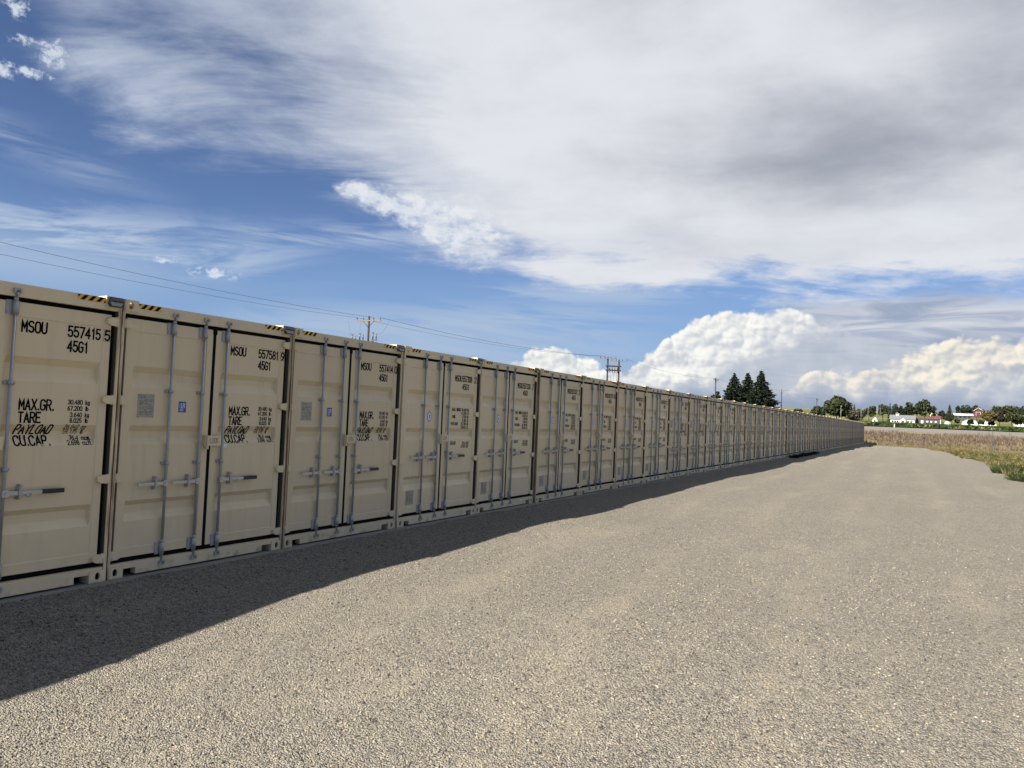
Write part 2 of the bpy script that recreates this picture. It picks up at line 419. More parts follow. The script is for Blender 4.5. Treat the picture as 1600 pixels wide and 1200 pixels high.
def make_road():
    mt, b = new_mat('asphalt')
    wp = wpos(); wx, wy, wz = split(wp)
    n = noise(xyz(wx * 0.05, wy * 1.2, 0), 1, 5, 0.6)
    setb(b, Base_Color=mix(n, (0.115, 0.106, 0.095), (0.164, 0.151, 0.132)), Roughness=0.85)
    MAT['asphalt'] = mt
    mt, b = new_mat('shoulder')
    wp = wpos()
    n = noise(wp, 0.8, 7, 0.65)
    setb(b, Base_Color=mix(n, (0.122, 0.095, 0.066), (0.206, 0.167, 0.119)), Roughness=0.95)
    MAT['shoulder'] = mt
make_road()

# ------------------------------------------------------------------ mesh helpers
class MB:
    def __init__(s): s.v = []; s.f = []; s.m = []; s.sm = []
    def face(s, idx, mi=0, smooth=False): s.f.append(tuple(idx)); s.m.append(mi); s.sm.append(smooth)
    def pts(s, P):
        o = len(s.v); s.v += [tuple(map(float, p)) for p in P]; return o
    def box(s, x0, x1, y0, y1, z0, z1, mi=0):
        o = s.pts([(x0, y0, z0), (x1, y0, z0), (x1, y1, z0), (x0, y1, z0), (x0, y0, z1), (x1, y0, z1), (x1, y1, z1), (x0, y1, z1)])
        for q in ((0, 3, 2, 1), (4, 5, 6, 7), (0, 1, 5, 4), (1, 2, 6, 5), (2, 3, 7, 6), (3, 0, 4, 7)):
            s.face([o + i for i in q], mi)
        return s
    def cyl(s, p0, p1, r0, r1=None, n=10, mi=0, cap=True):
        r1 = r0 if r1 is None else r1
        p0 = Vector(p0); p1 = Vector(p1); d = (p1 - p0).normalized()
        a = d.orthogonal().normalized(); b = d.cross(a)
        o = len(s.v)
        for p, r in ((p0, r0), (p1, r1)):
            for i in range(n):
                t = 2 * math.pi * i / n
                s.v.append(tuple(p + (a * math.cos(t) + b * math.sin(t)) * r))
        for i in range(n):
            j = (i + 1) % n
            s.face((o + i, o + j, o + n + j, o + n + i), mi, True)
        if cap:
            s.face([o + i for i in range(n)][::-1], mi); s.face([o + n + i for i in range(n)], mi)
        return s
    def tube(s, P, r, n=6, mi=0):
        for a, b in zip(P[:-1], P[1:]): s.cyl(a, b, r, r, n, mi, True)
        return s
    def prism(s, poly, x0, x1, mi=0):
        """poly in (y,z), counter-clockwise seen from +x, extruded x0..x1"""
        n = len(poly)
        o = s.pts([(x0, y, z) for y, z in poly] + [(x1, y, z) for y, z in poly])
        s.face([o + i for i in range(n)][::-1], mi); s.face([o + n + i for i in range(n)], mi)
        for i in range(n):
            j = (i + 1) % n; s.face((o + i, o + j, o + n + j, o + n + i), mi)
        return s
    def plate_hole(s, c, U, W, N, hu, hw, ru, rw, t, sq=2.6, n=20, mi=0, off=(0, 0)):
        """plate centred on c, half sizes hu,hw along U,W, thickness t against N, with a rounded hole ru x rw"""
        c, U, W, N = Vector(c), Vector(U), Vector(W), Vector(N)
        out, inn = [], []
        for i in range(n):
            a = 2 * math.pi * i / n
            ca, sa = math.cos(a), math.sin(a)
            k = 1 / max(abs(ca) / hu, abs(sa) / hw)
            out.append((ca * k, sa * k))
            e = (abs(ca) ** sq + abs(sa) ** sq) ** (-1 / sq)
            inn.append((ca * e * ru + off[0], sa * e * rw + off[1]))
        # make sure the corners are in the outline
        for cx, cy in ((hu, hw), (-hu, hw), (-hu, -hw), (hu, -hw)):
            j = min(range(n), key=lambda q: (out[q][0] - cx) ** 2 + (out[q][1] - cy) ** 2)
            out[j] = (cx, cy)
        o = len(s.v)
        for ring, d in ((out, 0), (inn, 0), (inn, -t), (out, -t)):
            s.v += [tuple(c + U * a + W * b + N * d) for a, b in ring]
        for i in range(n):
            j = (i + 1) % n
            s.face((o + i, o + j, o + n + j, o + n + i), mi)
            s.face((o + n + i, o + n + j, o + 2 * n + j, o + 2 * n + i), mi)
            s.face((o + 2 * n + i, o + 2 * n + j, o + 3 * n + j, o + 3 * n + i), mi)
            s.face((o + 3 * n + i, o + 3 * n + j, o + j, o + i), mi)
        return s
    def mesh(s, name, mats):
        me = bpy.data.meshes.new(name)
        me.from_pydata(s.v, [], s.f)
        for mm in mats: me.materials.append(MAT[mm])
        me.polygons.foreach_set('material_index', s.m)
        me.polygons.foreach_set('use_smooth', s.sm)
        me.update()
        return me

def link(name, data, parent=None, loc=(0, 0, 0), rz=0.0, color=None):
    o = bpy.data.objects.new(name, data); COL.objects.link(o)
    o.location = loc; o.rotation_euler = (0, 0, rz)
    if parent: o.parent = parent
    if color: o.color = color
    return o
def tag(o, label=None, cat=None, group=None, kind=None):
    if label: o['label'] = label
    if cat: o['category'] = cat
    if group: o['group'] = group
    if kind: o['kind'] = kind
    return o
def tri_mesh(name, verts, faces, cols, mat):
    """numpy verts (n,3), faces (m,k), per-vertex colours (n,3)"""
    me = bpy.data.meshes.new(name)
    nv, nf, k = len(verts), len(faces), faces.shape[1]
    me.vertices.add(nv); me.vertices.foreach_set('co', verts.astype(np.float32).ravel())
    me.loops.add(nf * k); me.loops.foreach_set('vertex_index', faces.astype(np.int32).ravel())
    me.polygons.add(nf)
    me.polygons.foreach_set('loop_start', np.arange(0, nf * k, k, dtype=np.int32))
    me.polygons.foreach_set('loop_total', np.full(nf, k, dtype=np.int32))
    if cols is not None:
        ca = me.color_attributes.new('Col', 'FLOAT_COLOR', 'POINT')
        c4 = np.ones((nv, 4), np.float32); c4[:, :3] = cols
        ca.data.foreach_set('color', c4.ravel())
    me.materials.append(MAT[mat])
    me.update(calc_edges=True); me.validate()
    return me

# ------------------------------------------------------------------ terrain
def sstep(a, b, x):
    t = np.clip((x - a) / (b - a), 0, 1); return t * t * (3 - 2 * t)
_nz = [(RNG.uniform(0, 6.28), RNG.uniform(0.25, 1.5), RNG.uniform(0, 6.28)) for _ in range(14)]
def undul(x, y):
    z = 0
    for (a, k, ph) in _nz: z = z + np.sin((x * math.cos(a) + y * math.sin(a)) * k + ph) / (0.6 + k)
    return z * 0.015
PY = [-600, 0, 100, 119, 150, 182, 660, 1200, 2500, 7000]
PZ = [0, 0, 0, 0.05, 1.48, 2.62, 7.9, 30.0, 55.0, 90.0]
def yard(x, y):
    """height of the gravel yard"""
    swale = -0.37 * sstep(8.2, 1.8, y) * sstep(-7.15, -5.3, x)
    endd = -0.16 * sstep(85, 112, y) * sstep(-7.1, -5.6, x)
    return -0.022 + swale + endd + undul(x, y) * sstep(-7.2, -6.2, x)
def ground_z(x, y):
    base = np.interp(y, PY, PZ)
    w = sstep(150, 118, y) 
    rough = undul(x * 0.4, y * 0.4) * 3.0 * sstep(182, 240, y) + undul(x, y) * 2.0 * sstep(119, 125, y) * sstep(150, 145, y)
    return base + rough + (yard(np.clip(x, -7.0, 30), y) - 0.03) * w
def sheet(name, xs, ys, zf, mat):
    X, Y = np.meshgrid(xs, ys); Z = zf(X, Y)
    v = np.stack([X.ravel(), Y.ravel(), Z.ravel()], 1)
    nx, ny = len(xs), len(ys)
    i = np.arange(nx - 1)[None, :] + np.arange(ny - 1)[:, None] * nx
    f = np.stack([i, i + 1, i + 1 + nx, i + nx], -1).reshape(-1, 4)
    me = tri_mesh(name, v, f, None, mat)
    me.polygons.foreach_set('use_smooth', [True] * len(me.polygons))
    return me
xs = np.unique(np.concatenate([np.linspace(-4000, -200, 20), np.linspace(-200, -20, 25), np.linspace(-20, 40, 80), np.linspace(40, 200, 25), np.linspace(200, 4000, 20)]))
ys = np.unique(np.concatenate([np.linspace(-600, -10, 12), np.linspace(-10, 130, 180), np.linspace(130, 200, 36), np.linspace(200, 700, 60), np.linspace(700, 7000, 40)]))
g = link('ground', sheet('ground', xs, ys, ground_z, 'terrain')); tag(g, kind='structure')

# gravel yard, bounded on the right by a ragged edge
EY = [-30, 10, 25, 38.7, 40.7, 45.2, 51.5, 62.6, 70.6, 84.9, 97.6, 113.7, 119.1, 121.5]
EX = [12, 8, 5.2, 3.75, 3.35, 3.5, 3.6, 3.75, 2.6, 2.3, 1.4, -0.2, -3.3, -6.9]
ys2 = np.concatenate([np.linspace(-30, 0, 20), np.linspace(0.25, 16, 64), np.linspace(16.4, 121.4, 260)])
ts = np.linspace(0, 1, 46)
right = np.interp(ys2, EY, EX) + 0.22 * np.sin(ys2 * 2.1) * np.sin(ys2 * 0.77 + 1) + 0.10 * np.sin(ys2 * 5.3 + 2)
right = np.maximum(right, -7.08)
left = -7.165 + .035 * np.sin(ys2 * 3.1) * np.sin(ys2 * 1.27 + .5) + .025 * np.sin(ys2 * 7.7) + RNG.uniform(-.015, .015, len(ys2))
Xg = left[:, None] + ts[None, :] * (right[:, None] - left[:, None])
Yg = np.repeat(ys2[:, None], len(ts), 1)
Zg = yard(Xg, Yg) + .030 * sstep(-6.98, -7.14, Xg)
v = np.stack([Xg.ravel(), Yg.ravel(), Zg.ravel()], 1); nx = len(ts)
i = np.arange(nx - 1)[None, :] + np.arange(len(ys2) - 1)[:, None] * nx
f = np.stack([i, i + 1, i + 1 + nx, i + nx], -1).reshape(-1, 4)
me = tri_mesh('gravel_yard', v, f, None, 'gravel'); me.polygons.foreach_set('use_smooth', [True] * len(me.polygons))
tag(link('gravel_yard', me), kind='structure')

# road and verge
def strip(name, y0, y1, mat, lift, ny=6):
    xr = np.linspace(-1500, 1500, 121); yr = np.linspace(y0, y1, ny)
    return tag(link(name, sheet(name, xr, yr, lambda x, y: np.interp(y, PY, PZ) + lift, mat)), kind='structure')
strip('road_shoulder', 150.2, 183.0, 'shoulder', 0.05)
strip('road', 159.5, 181.0, 'asphalt', 0.06)
def crop(x, y): return np.interp(y, PY, PZ) + 0.25 + undul(x * 0.4, y * 0.4) * 3.0 * sstep(182, 240, y)
tag(link('crop_field_ground', sheet('crop_field_ground', np.linspace(-420, 420, 85), np.linspace(186, 640, 120), crop, 'field_soil')), kind='structure')

# ------------------------------------------------------------------ stroke lettering
def arc(cx, cy, rx, ry, a0, a1, n=7):
    return [(cx + rx * math.cos(math.radians(a0 + (a1 - a0) * i / n)), cy + ry * math.sin(math.radians(a0 + (a1 - a0) * i / n))) for i in range(n + 1)]
R_ = 0.21
def oval(): return arc(.25, .75, .25, .25, 0, 180) + arc(.25, .25, .25, .25, 180, 360) + [(.5, .75)]
G = {
 'O': [oval()], '0': [oval()],
 '1': [[(.10, .80), (.26, 1), (.26, 0)]],
 '2': [arc(.25, .75, .25, .25, 170, 0) + arc(.1, .72, .4, .3, 0, -40, 3)[1:] + [(0, 0), (.5, 0)]],
 '3': [arc(.25, .76, .24, .24, 160, -80) , arc(.25, .27, .25, .27, 80, -160)],
 '4': [[(.38, 0), (.38, 1), (0, .3), (.52, .3)]],
 '5': [[(.46, 1), (.06, 1), (.03, .55)] + arc(.24, .32, .26, .32, 130, -150, 9)],
 '6': [arc(.25, .3, .25, .3, 0, 360, 12), arc(.5, .3, .5, .7, 180, 100, 6)],
 '7': [[(0, 1), (.5, 1), (.15, 0)]],
 '8': [arc(.25, .76, .22, .24, 0, 360, 12), arc(.25, .26, .25, .26, 0, 360, 12)],
 '9': [arc(.25, .7, .25, .3, 0, 360, 12), arc(0, .7, .5, .7, 0, -80, 6)],
 'M': [[(0, 0), (0, 1), (.25, .35), (.5, 1), (.5, 0)]],
 'S': [arc(.25, .76, .24, .24, 30, 270, 8) + arc(.25, .26, .25, .26, 90, -150, 8)],
 'U': [[(0, 1), (0, .25)] + arc(.25, .25, .25, .25, 180, 360) + [(.5, 1)]],
 'G': [arc(.25, .75, .25, .25, 20, 180) + arc(.25, .25, .25, .25, 180, 360) + [(.5, .48), (.3, .48)]],
 'C': [arc(.25, .75, .25, .25, 10, 180) + arc(.25, .25, .25, .25, 180, 350)],
 'A': [[(0, 0), (.25, 1), (.5, 0)], [(.09, .32), (.41, .32)]],
 'X': [[(0, 0), (.5, 1)], [(0, 1), (.5, 0)]],
 'R': [[(0, 0), (0, 1), (.25, 1)] + arc(.27, .75, .23, .25, 90, -90) + [(0, .5)], [(.25, .5), (.5, 0)]],
 'P': [[(0, 0), (0, 1), (.25, 1)] + arc(.27, .74, .23, .26, 90, -90) + [(0, .48)]],
 'B': [[(0, .5), (.28, .5)] + arc(.28, .25, .22, .25, 90, -90) + [(0, 0), (0, 1), (.26, 1)] + arc(.26, .75, .22, .25, 90, -90) + [(.28, .5)]],
 'T': [[(0, 1), (.5, 1)], [(.25, 1), (.25, 0)]],
 'E': [[(.48, 1), (0, 1), (0, 0), (.48, 0)], [(0, .5), (.4, .5)]],
 'F': [[(.48, 1), (0, 1), (0, 0)], [(0, .5), (.4, .5)]],
 'Y': [[(0, 1), (.25, .48), (.5, 1)], [(.25, .48), (.25, 0)]],
 'L': [[(0, 1), (0, 0), (.46, 0)]],
 'D': [[(0, 0), (0, 1), (.2, 1)] + arc(.2, .7, .3, .3, 90, 0) + arc(.2, .3, .3, .3, 0, -90) + [(0, 0)]],
 'K': [[(0, 0), (0, 1)], [(.48, 1), (0, .42)], [(.14, .58), (.5, 0)]],
 'N': [[(0, 0), (0, 1), (.5, 0), (.5, 1)]],
 '.': [[(.06, 0), (.06, .07)]],
 'k': [[(0, 0), (0, 1)], [(.36, .66), (0, .3)], [(.12, .42), (.38, 0)]],
 'g': [arc(.2, .36, .2, .3, 0, 360, 10), [(.4, .66), (.4, -.05)] + arc(.2, -.05, .2, .2, 0, -150, 5)],
 'l': [[(.1, 0), (.1, 1)]],
 'b': [[(0, 1), (0, 0)], arc(.2, .33, .2, .33, 0, 360, 10)],
 'c': [arc(.2, .33, .2, .33, 45, 315, 8)],
 'u': [[(0, .66), (0, .2)] + arc(.2, .2, .2, .2, 180, 360, 5) + [(.4, .66)], [(.4, .2), (.4, 0)]],
 'm': [[(0, 0), (0, .66)], arc(.14, .5, .14, .16, 180, 0, 4) + [(.28, 0)], arc(.42, .5, .14, .16, 180, 0, 4) + [(.56, 0)]],
 'f': [[(.12, 0), (.12, .8)] + arc(.28, .8, .16, .2, 180, 80, 4), [(0, .62), (.3, .62)]],
 't': [[(.12, .95), (.12, .12)] + arc(.24, .12, .12, .12, 180, 280, 3), [(0, .66), (.3, .66)]],
}
ADV = {'.': .30, '1': .58, 'l': .32, 'm': .76, 'f': .44, 't': .44, ' ': .45}
def text_w(s, h, track=1.0):
    return sum((ADV.get(c, .70 if not c.islower() else .58)) for c in s) * h * track
def letters(mb, s, y, z, h, th, depth, ital=0.0, width=None, right=False, mi=0, lift=0.0022, wk=1.0):
    """strokes of text s, lower-left at (y,z), cap height h, stroke th; depth(y,z) gives the door surface"""
    W = text_w(s, h)
    sx = wk
    if width: sx = width / W
    x0 = y - (W * sx if right else 0)
    cx = 0.0
    for ch in s:
        a = ADV.get(ch, .70 if not ch.islower() else .58)
        for line in G.get(ch, []):
            P = [Vector((x0 + (cx + (px * h)) * sx + ital * py * h, z + py * h)) for px, py in line]
            Q = [P[0]]
            for p, q in zip(P[:-1], P[1:]):
                k = max(1, int((q - p).length / 0.03))
                for j in range(1, k + 1): Q.append(p.lerp(q, j / k))
            n = len(Q)
            closed = (Q[0] - Q[-1]).length < 1e-4
            tans = []
            for j in range(n):
                pa = Q[j - 1] if j > 0 else (Q[-2] if closed else Q[0])
                pb = Q[j + 1] if j < n - 1 else (Q[1] if closed else Q[-1])
                t1 = (Q[j] - pa); t2 = (pb - Q[j])
                if t1.length < 1e-9: t1 = t2
                if t2.length < 1e-9: t2 = t1
                t = (t1.normalized() + t2.normalized())
                t = t.normalized() if t.length > 1e-6 else t1.normalized()
                c = max(0.45, t.dot(t1.normalized()))
                tans.append((t, 1 / c))
            if not closed:
                Q[0] = Q[0] - tans[0][0] * th * .45; Q[-1] = Q[-1] + tans[-1][0] * th * .45
            o = len(mb.v)
            for p, (t, k) in zip(Q, tans):
                nr = Vector((-t.y, t.x)) * th * .5 * k
                for q in (p + nr, p - nr): mb.v.append((depth(q.x, q.y) + lift, q.x, q.y))
            for j in range(n - 1):
                mb.face((o + 2 * j, o + 2 * j + 1, o + 2 * j + 3, o + 2 * j + 2), mi)
        cx += a * h

# ------------------------------------------------------------------ containers
W_, H_, L_ = 2.438, 2.896, 12.19
ROW_X, ROW_Y0, PITCH = -7.339, 5.108, 2.4613
RECZ = [(2.215, 2.147, 2.076, 1.988), (1.584, 1.519, 1.454, 1.386), (0.79, 0.74, 0.658, 0.573)]
DL = dict(u0=.080, u1=1.195, p0=.165, p1=1.115, r0=.178, r1=1.100)
DR = dict(u0=1.243, u1=2.352, p0=1.325, p1=2.272, r0=1.338, r1=2.258)
XF, XP, XR = -.040, -.046, -.090
def door_depth(D):
    def fn(u, z):
        if not (D['p0'] < u < D['p1'] and .295 < z < 2.58): return XF
        e = min(u - D['p0'], D['p1'] - u, z - .295, 2.58 - z) / .005
        x = XF + (XP - XF) * min(1, e)
        for zt, z1, z2, zb in RECZ:
            if zb < z < zt:
                k = 1.0
                if z > z1: k = (zt - z) / (zt - z1)
                elif z < z2: k = (z - zb) / (z2 - zb)
                ku = min(1, max(0, (u - D['r0']) / .014), max(0, (D['r1'] - u) / .014))
                x = min(x, XP + (XR - XP) * min(k, ku))
        return x
    return fn
DEPL, DEPR = door_depth(DL), door_depth(DR)
def depth_any(u, z): return DEPL(u, z) if u < 1.219 else DEPR(u, z)

def door_mesh(D, fn, name):
    us = [D['u0'], D['p0'], D['p0'] + .005, D['r0'], D['r0'] + .014, (D['r0'] + D['r1']) / 2, D['r1'] - .014, D['r1'], D['p1'] - .005, D['p1'], D['u1']]
    zs = [.200, .295, .300]
    for zt, z1, z2, zb in RECZ[::-1]: zs += [zb, z2, z1, zt]
    zs += [2.575, 2.58, 2.712]
    mb = MB(); nu, nz = len(us), len(zs)
    for z in zs:
        for u in us: mb.v.append((fn(u, z) if .2 < z < 2.712 else XF, u, z))
    for j in range(nz - 1):
        for i2 in range(nu - 1):
            a = j * nu + i2; mb.face((a, a + 1, a + 1 + nu, a + nu))
    o = mb.pts([(-.1, us[0], zs[0]), (-.1, us[-1], zs[0]), (-.1, us[-1], zs[-1]), (-.1, us[0], zs[-1])])
    b0 = list(range(nu)); t0 = list(range((nz - 1) * nu, nz * nu))
    mb.face(b0[::-1] + [o, o + 1]); mb.face(t0 + [o + 2, o + 3])
    mb.face([j * nu for j in range(nz)] + [o + 3, o]); mb.face([j * nu + nu - 1 for j in range(nz)][::-1] + [o + 1, o + 2])
    mb.face((o, o + 3, o + 2, o + 1))
    return mb.mesh(name, ['tan'])

def frame_mesh():
    mb = MB()
    for s in (0, 1):
        yy = (lambda a, b: (a, b)) if s == 0 else (lambda a, b: (W_ - b, W_ - a))
        mb.box(-.075, -.004, *yy(0, .030), .118, 2.778)
        mb.box(-.16, -.0755, *yy(0.001, .034), .118, 2.778)
        mb.box(-.07, -.012, *yy(.034, .178), 2.755, 2.7775)
        mb.box(-.07, -.012, *yy(.034, .178), .1185, .147)
        mb.box(-.07, -.010, *yy(.1785, .33), .085, .147)
        mb.box(-.16, -.08, *yy(.036, .178), .119, .150)
    mb.box(-.07, -.010, .1785, W_ - .1785, 2.755, 2.877)
    mb.box(-.09, -.010, .3305, W_ - .3305, .017, .147)
    # roof, floor, rails and the rear frame
    mb.box(-L_ + .05, -.0705, .03, W_ - .03, 2.845, 2.872)
    mb.box(-L_ + .05, -.17, .03, W_ - .03, .10, .15)
    mb.box(-L_ + .17, -.163, .004, .06, 2.81, 2.878); mb.box(-L_ + .17, -.163, W_ - .06, W_ - .004, 2.81, 2.878)
    mb.box(-L_ + .17, -.163, .004, .05, .03, .16); mb.box(-L_ + .17, -.163, W_ - .05, W_ - .004, .03, .16)
    mb.box(-L_, -L_ + .165, 0, .165, 0, H_); mb.box(-L_, -L_ + .165, W_ - .165, W_, 0, H_)
    mb.box(-L_ + .02, -L_ + .06, .166, W_ - .166, .02, 2.876)
    return mb.mesh('frame', ['tan'])
def side_mesh(y, sgn):
    mb = MB(); x = -.163; P = []
    while x > -L_ + .45:
        P += [(x, 0), (x - .07, 0), (x - .14, 1), (x - .21, 1)]; x -= .28
    P += [(x, 0), (-L_ + .166, 0)]
    n = len(P)
    for z in (.16, 2.81):
        for px, d in P: mb.v.append((px, y + sgn * d * .036, z))
    for j in range(n - 1): mb.face((j, j + 1, n + j + 1, n + j))
    return mb.mesh('side_wall', ['tan'])
def gasket_mesh():
    mb = MB()
    mb.box(-.1, -.070, .0345, .085, .148, 2.7545); mb.box(-.1, -.070, W_ - .085, W_ - .0345, .148, 2.7545)
    mb.box(-.0695, -.016, .0302, .0345, .149, 2.7535, 1); mb.box(-.0695, -.016, W_ - .0345, W_ - .0302, .149, 2.7535, 1)  # liners added on the post inner faces, carrying painted shade and dirt
    mb.box(-.1, -.060, .086, W_ - .086, 2.700, 2.7545); mb.box(-.1, -.060, .086, W_ - .086, .148, .21)
    mb.box(-.1, -.046, 1.190, 1.248, .170, 2.742)
    mb.box(-.0395, -.034, 1.19, 1.248, 2.66, 2.745)
    return mb.mesh('door_gasket', ['black_rubber_and_shade', 'jamb_shade_dirt'])
def casting_mesh(top, rightside):
    mb = MB()
    y0, y1 = (W_ - .178, W_) if rightside else (0, .178)
    z0, z1 = (2.778, H_) if top else (0, .118)
    cy, cz = (y0 + y1) / 2, (z0 + z1) / 2
    t = .024
    mb.plate_hole((0, cy, cz), (0, 1, 0), (0, 0, 1), (1, 0, 0), .089, .059, .027, .040, t, 2.2, 24)
    mb.plate_hole((-.081, cy, z1 if top else z0), (1, 0, 0), (0, 1, 0), (0, 0, 1 if top else -1), .0808, .0888, .032, .052, t, 2.6, 20)
    mb.plate_hole((-.081, y1 if rightside else y0, cz), (1, 0, 0), (0, 0, 1), (0, 1 if rightside else -1, 0), .0806, .0588, .037, .029, t, 2.6, 20)
    ins = .002
    if top: mb.box(-.162, -ins, y0 + ins, y1 - ins, z0, z0 + .02)
    else: mb.box(-.162, -ins, y0 + ins, y1 - ins, z1 - .02, z1)
    mb.box(-.162, -.142, y0 + ins, y1 - ins, z0 + .021, z1 - .021)
    if not top: mb.box(-.09, -.0255, y0 + .03, y1 - .03, z0 + .026, z1 - .022, 1)  # black block behind the hole, painted stand-in for the shade inside
    if rightside: mb.box(-.141, -.025, y0, y0 + .02, z0 + .021, z1 - .0245) if top else mb.box(-.141, -.025, y0, y0 + .02, z0 + .0245, z1 - .021)
    else: mb.box(-.141, -.025, y1 - .02, y1, z0 + .021, z1 - .0245) if top else mb.box(-.141, -.025, y1 - .02, y1, z0 + .0245, z1 - .021)
    return mb.mesh('corner_casting', ['tan', 'black_rubber_and_shade'])
def hinge_mesh(z, rightside):
    mb = MB()
    P = [(.003, -.042), (.105, -.042), (.150, -.018), (.150, .018), (.105, .042), (.003, .042)]
    if rightside: P = [(W_ - a, b) for a, b in P][::-1]
    mb.prism([(a, z + b) for a, b in P], -.0385, -.0012)
    yp = W_ - .045 if rightside else .045
    mb.cyl((-.012, yp, z - .05), (-.012, yp, z + .05), .0125, n=10)
    return mb.mesh('hinge', ['tan'])
RODS = (.628 + .012, 1.062, 1.392)
XROD = -.016
def rod_mesh(u):
    mb = MB(); mb.cyl((XROD, u, .085), (XROD, u, 2.812), .0160, n=12)
    return mb.mesh('lock_rod', ['galvanised'])
def rodbracket_mesh(u, z, big):
    mb = MB()
    if big:
        mb.box(-.0405, -.030, u - .075, u + .042, z - .065, z + .065)
        mb.cyl((XROD, u, z - .06), (XROD, u, z + .06), .027, n=12)
        mb.cyl((XROD, u, z - .072), (XROD, u, z - .06), .022, n=12); mb.cyl((XROD, u, z + .06), (XROD, u, z + .09), .020, n=12)
        for dy, dz in ((-.058, -.045), (-.058, .045), (.034, -.04), (.034, .04)):
            mb.cyl((-.035, u + dy, z + dz), (-.020, u + dy, z + dz), .0085, n=6)
    else:
        mb.box(-.0405, -.032, u - .058, u + .046, z - .017, z + .017)
        mb.cyl((XROD, u, z - .016), (XROD, u, z + .016), .0245, n=12)
        for dy in (-.046, .036): mb.cyl((-.035, u + dy, z), (-.016, u + dy, z), .009, n=6)
    return mb.mesh('rod_bracket', ['galvanised'])
def keeper_mesh(u, z, top):
    mb = MB(); s = 1 if top else -1
    mb.box(-.0115, .014, u - .036, u - .018, z - .022, z + .022); mb.box(-.0115, .014, u + .018, u + .036, z - .022, z + .022)
    mb.box(-.0115, .006, u - .018, u + .018, z - .010 + s * .012, z + .010 + s * .012)
    mb.box(-.004, .018, u - .011, u + .011, z - s * .03 - .016, z - s * .03 + .016)
    return mb.mesh('keeper', ['galvanised'])
def handle_mesh(u, z, d, length):
    mb = MB(); Y = lambda a: u + d * a
    def bx(x0, x1, a, b, z0, z1, mi=0): mb.box(x0, x1, min(Y(a), Y(b)), max(Y(a), Y(b)), z0, z1, mi)
    bx(-.040, .010, -.020, .034, z - .032, z + .032)
    mb.cyl((.010, Y(.012), z), (.017, Y(.012), z), .010, n=8, mi=0)
    P = [(.036, -.018), (.12, -.020), (length, -.014), (length, .014), (.12, .018), (.036, .022)]
    P = [(Y(a), z + b) for a, b in P]
    if d < 0: P = P[::-1]
    mb.prism(P, -.006, .006)
    return mb.mesh('handle', ['zinc_bright'])
def catch_mesh(u, z, d, pad):
    mb = MB(); c = u + d * .135
    mb.prism([(c - .013, z - .062), (c + .013, z - .062), (c + .010, z + .03), (c + .022, z + .062), (c - .008, z + .07), (c - .016, z + .02)], -.047, -.0065)
    mb.cyl((-.045, c + .006, z + .066), (.012, c + .006, z + .066), .015, n=10)
    mb.cyl((-.045, c, z - .05), (.004, c, z - .05), .013, n=8)
    mb.box(.0065, .013, c - .012, c + .012, z - .045, z + .040)
    if pad:
        q = c + d * .075
        for a in range(7):
            a0, a1 = math.pi * (1 + a / 6 * 1.0), math.pi * (1 + (a + 1) / 6 * 1.0)
            if a < 6: mb.cyl((.018, q + .026 * math.cos(a0), z - .012 + .026 * math.sin(a0)), (.018, q + .026 * math.cos(a1), z - .012 + .026 * math.sin(a1)), .006, n=6)
    return mb.mesh('handle_catch', ['galvanised'])
def grip_mesh(u, z):
    mb = MB(); mb.box(-.012, .012, u + .345, u + .545, z - .021, z + .021)
    mb.cyl((.0, u + .545, z - .021), (.0, u + .545, z + .021), .012, n=8)
    return mb.mesh('grip', ['grip_black'])
def lockbox_mesh():
    mb = MB()
    mb.box(-.0395, .026, 1.142, 1.338, 1.358, 1.474); mb.box(-.0395, .004, 1.128, 1.141, 1.350, 1.480)
    mb.box(-.0395, .008, 1.145, 1.178, 1.318, 1.357)
    letters(mb, 'LOCK', 1.178, 1.390, .055, .008, lambda u, z: .026, width=.125, mi=1, lift=.0015)
    return mb.mesh('lock_box', ['tan', 'emboss_tan'])
def clip_poly(P, inside, inter):
    out = []
    for a, b in zip(P, P[1:] + P[:1]):
        if inside(a): out.append(a)
        if inside(a) != inside(b): out.append(inter(a, b))
    return out
def hazard_mesh(y0, y1, z0=2.822, z1=2.872):
    mb = MB(); x = -.0075
    o = mb.pts([(x, y0, z0), (x, y1, z0), (x, y1, z1), (x, y0, z1)]); mb.face((o, o + 1, o + 2, o + 3), 0)
    w = .041; y = y0 - .06; h = z1 - z0
    while y < y1 + .1:
        P = [(y, z0), (y + w, z0), (y + w + h * .95, z1), (y + h * .95, z1)]
        for lim, sg in ((y0, 1), (y1, -1)):
            P = clip_poly(P, lambda p: sg * (p[0] - lim) >= 0, lambda a, b: (lim, a[1] + (b[1] - a[1]) * (lim - a[0]) / (b[0] - a[0])))
            if len(P) < 3: break
        if len(P) >= 3:
            o = mb.pts([(x + .0015, a, b) for a, b in P]); mb.face([o + k for k in range(len(P))], 1)
        y += 2 * w
    return mb.mesh('hazard_strip', ['stripe_yellow', 'print_black'])
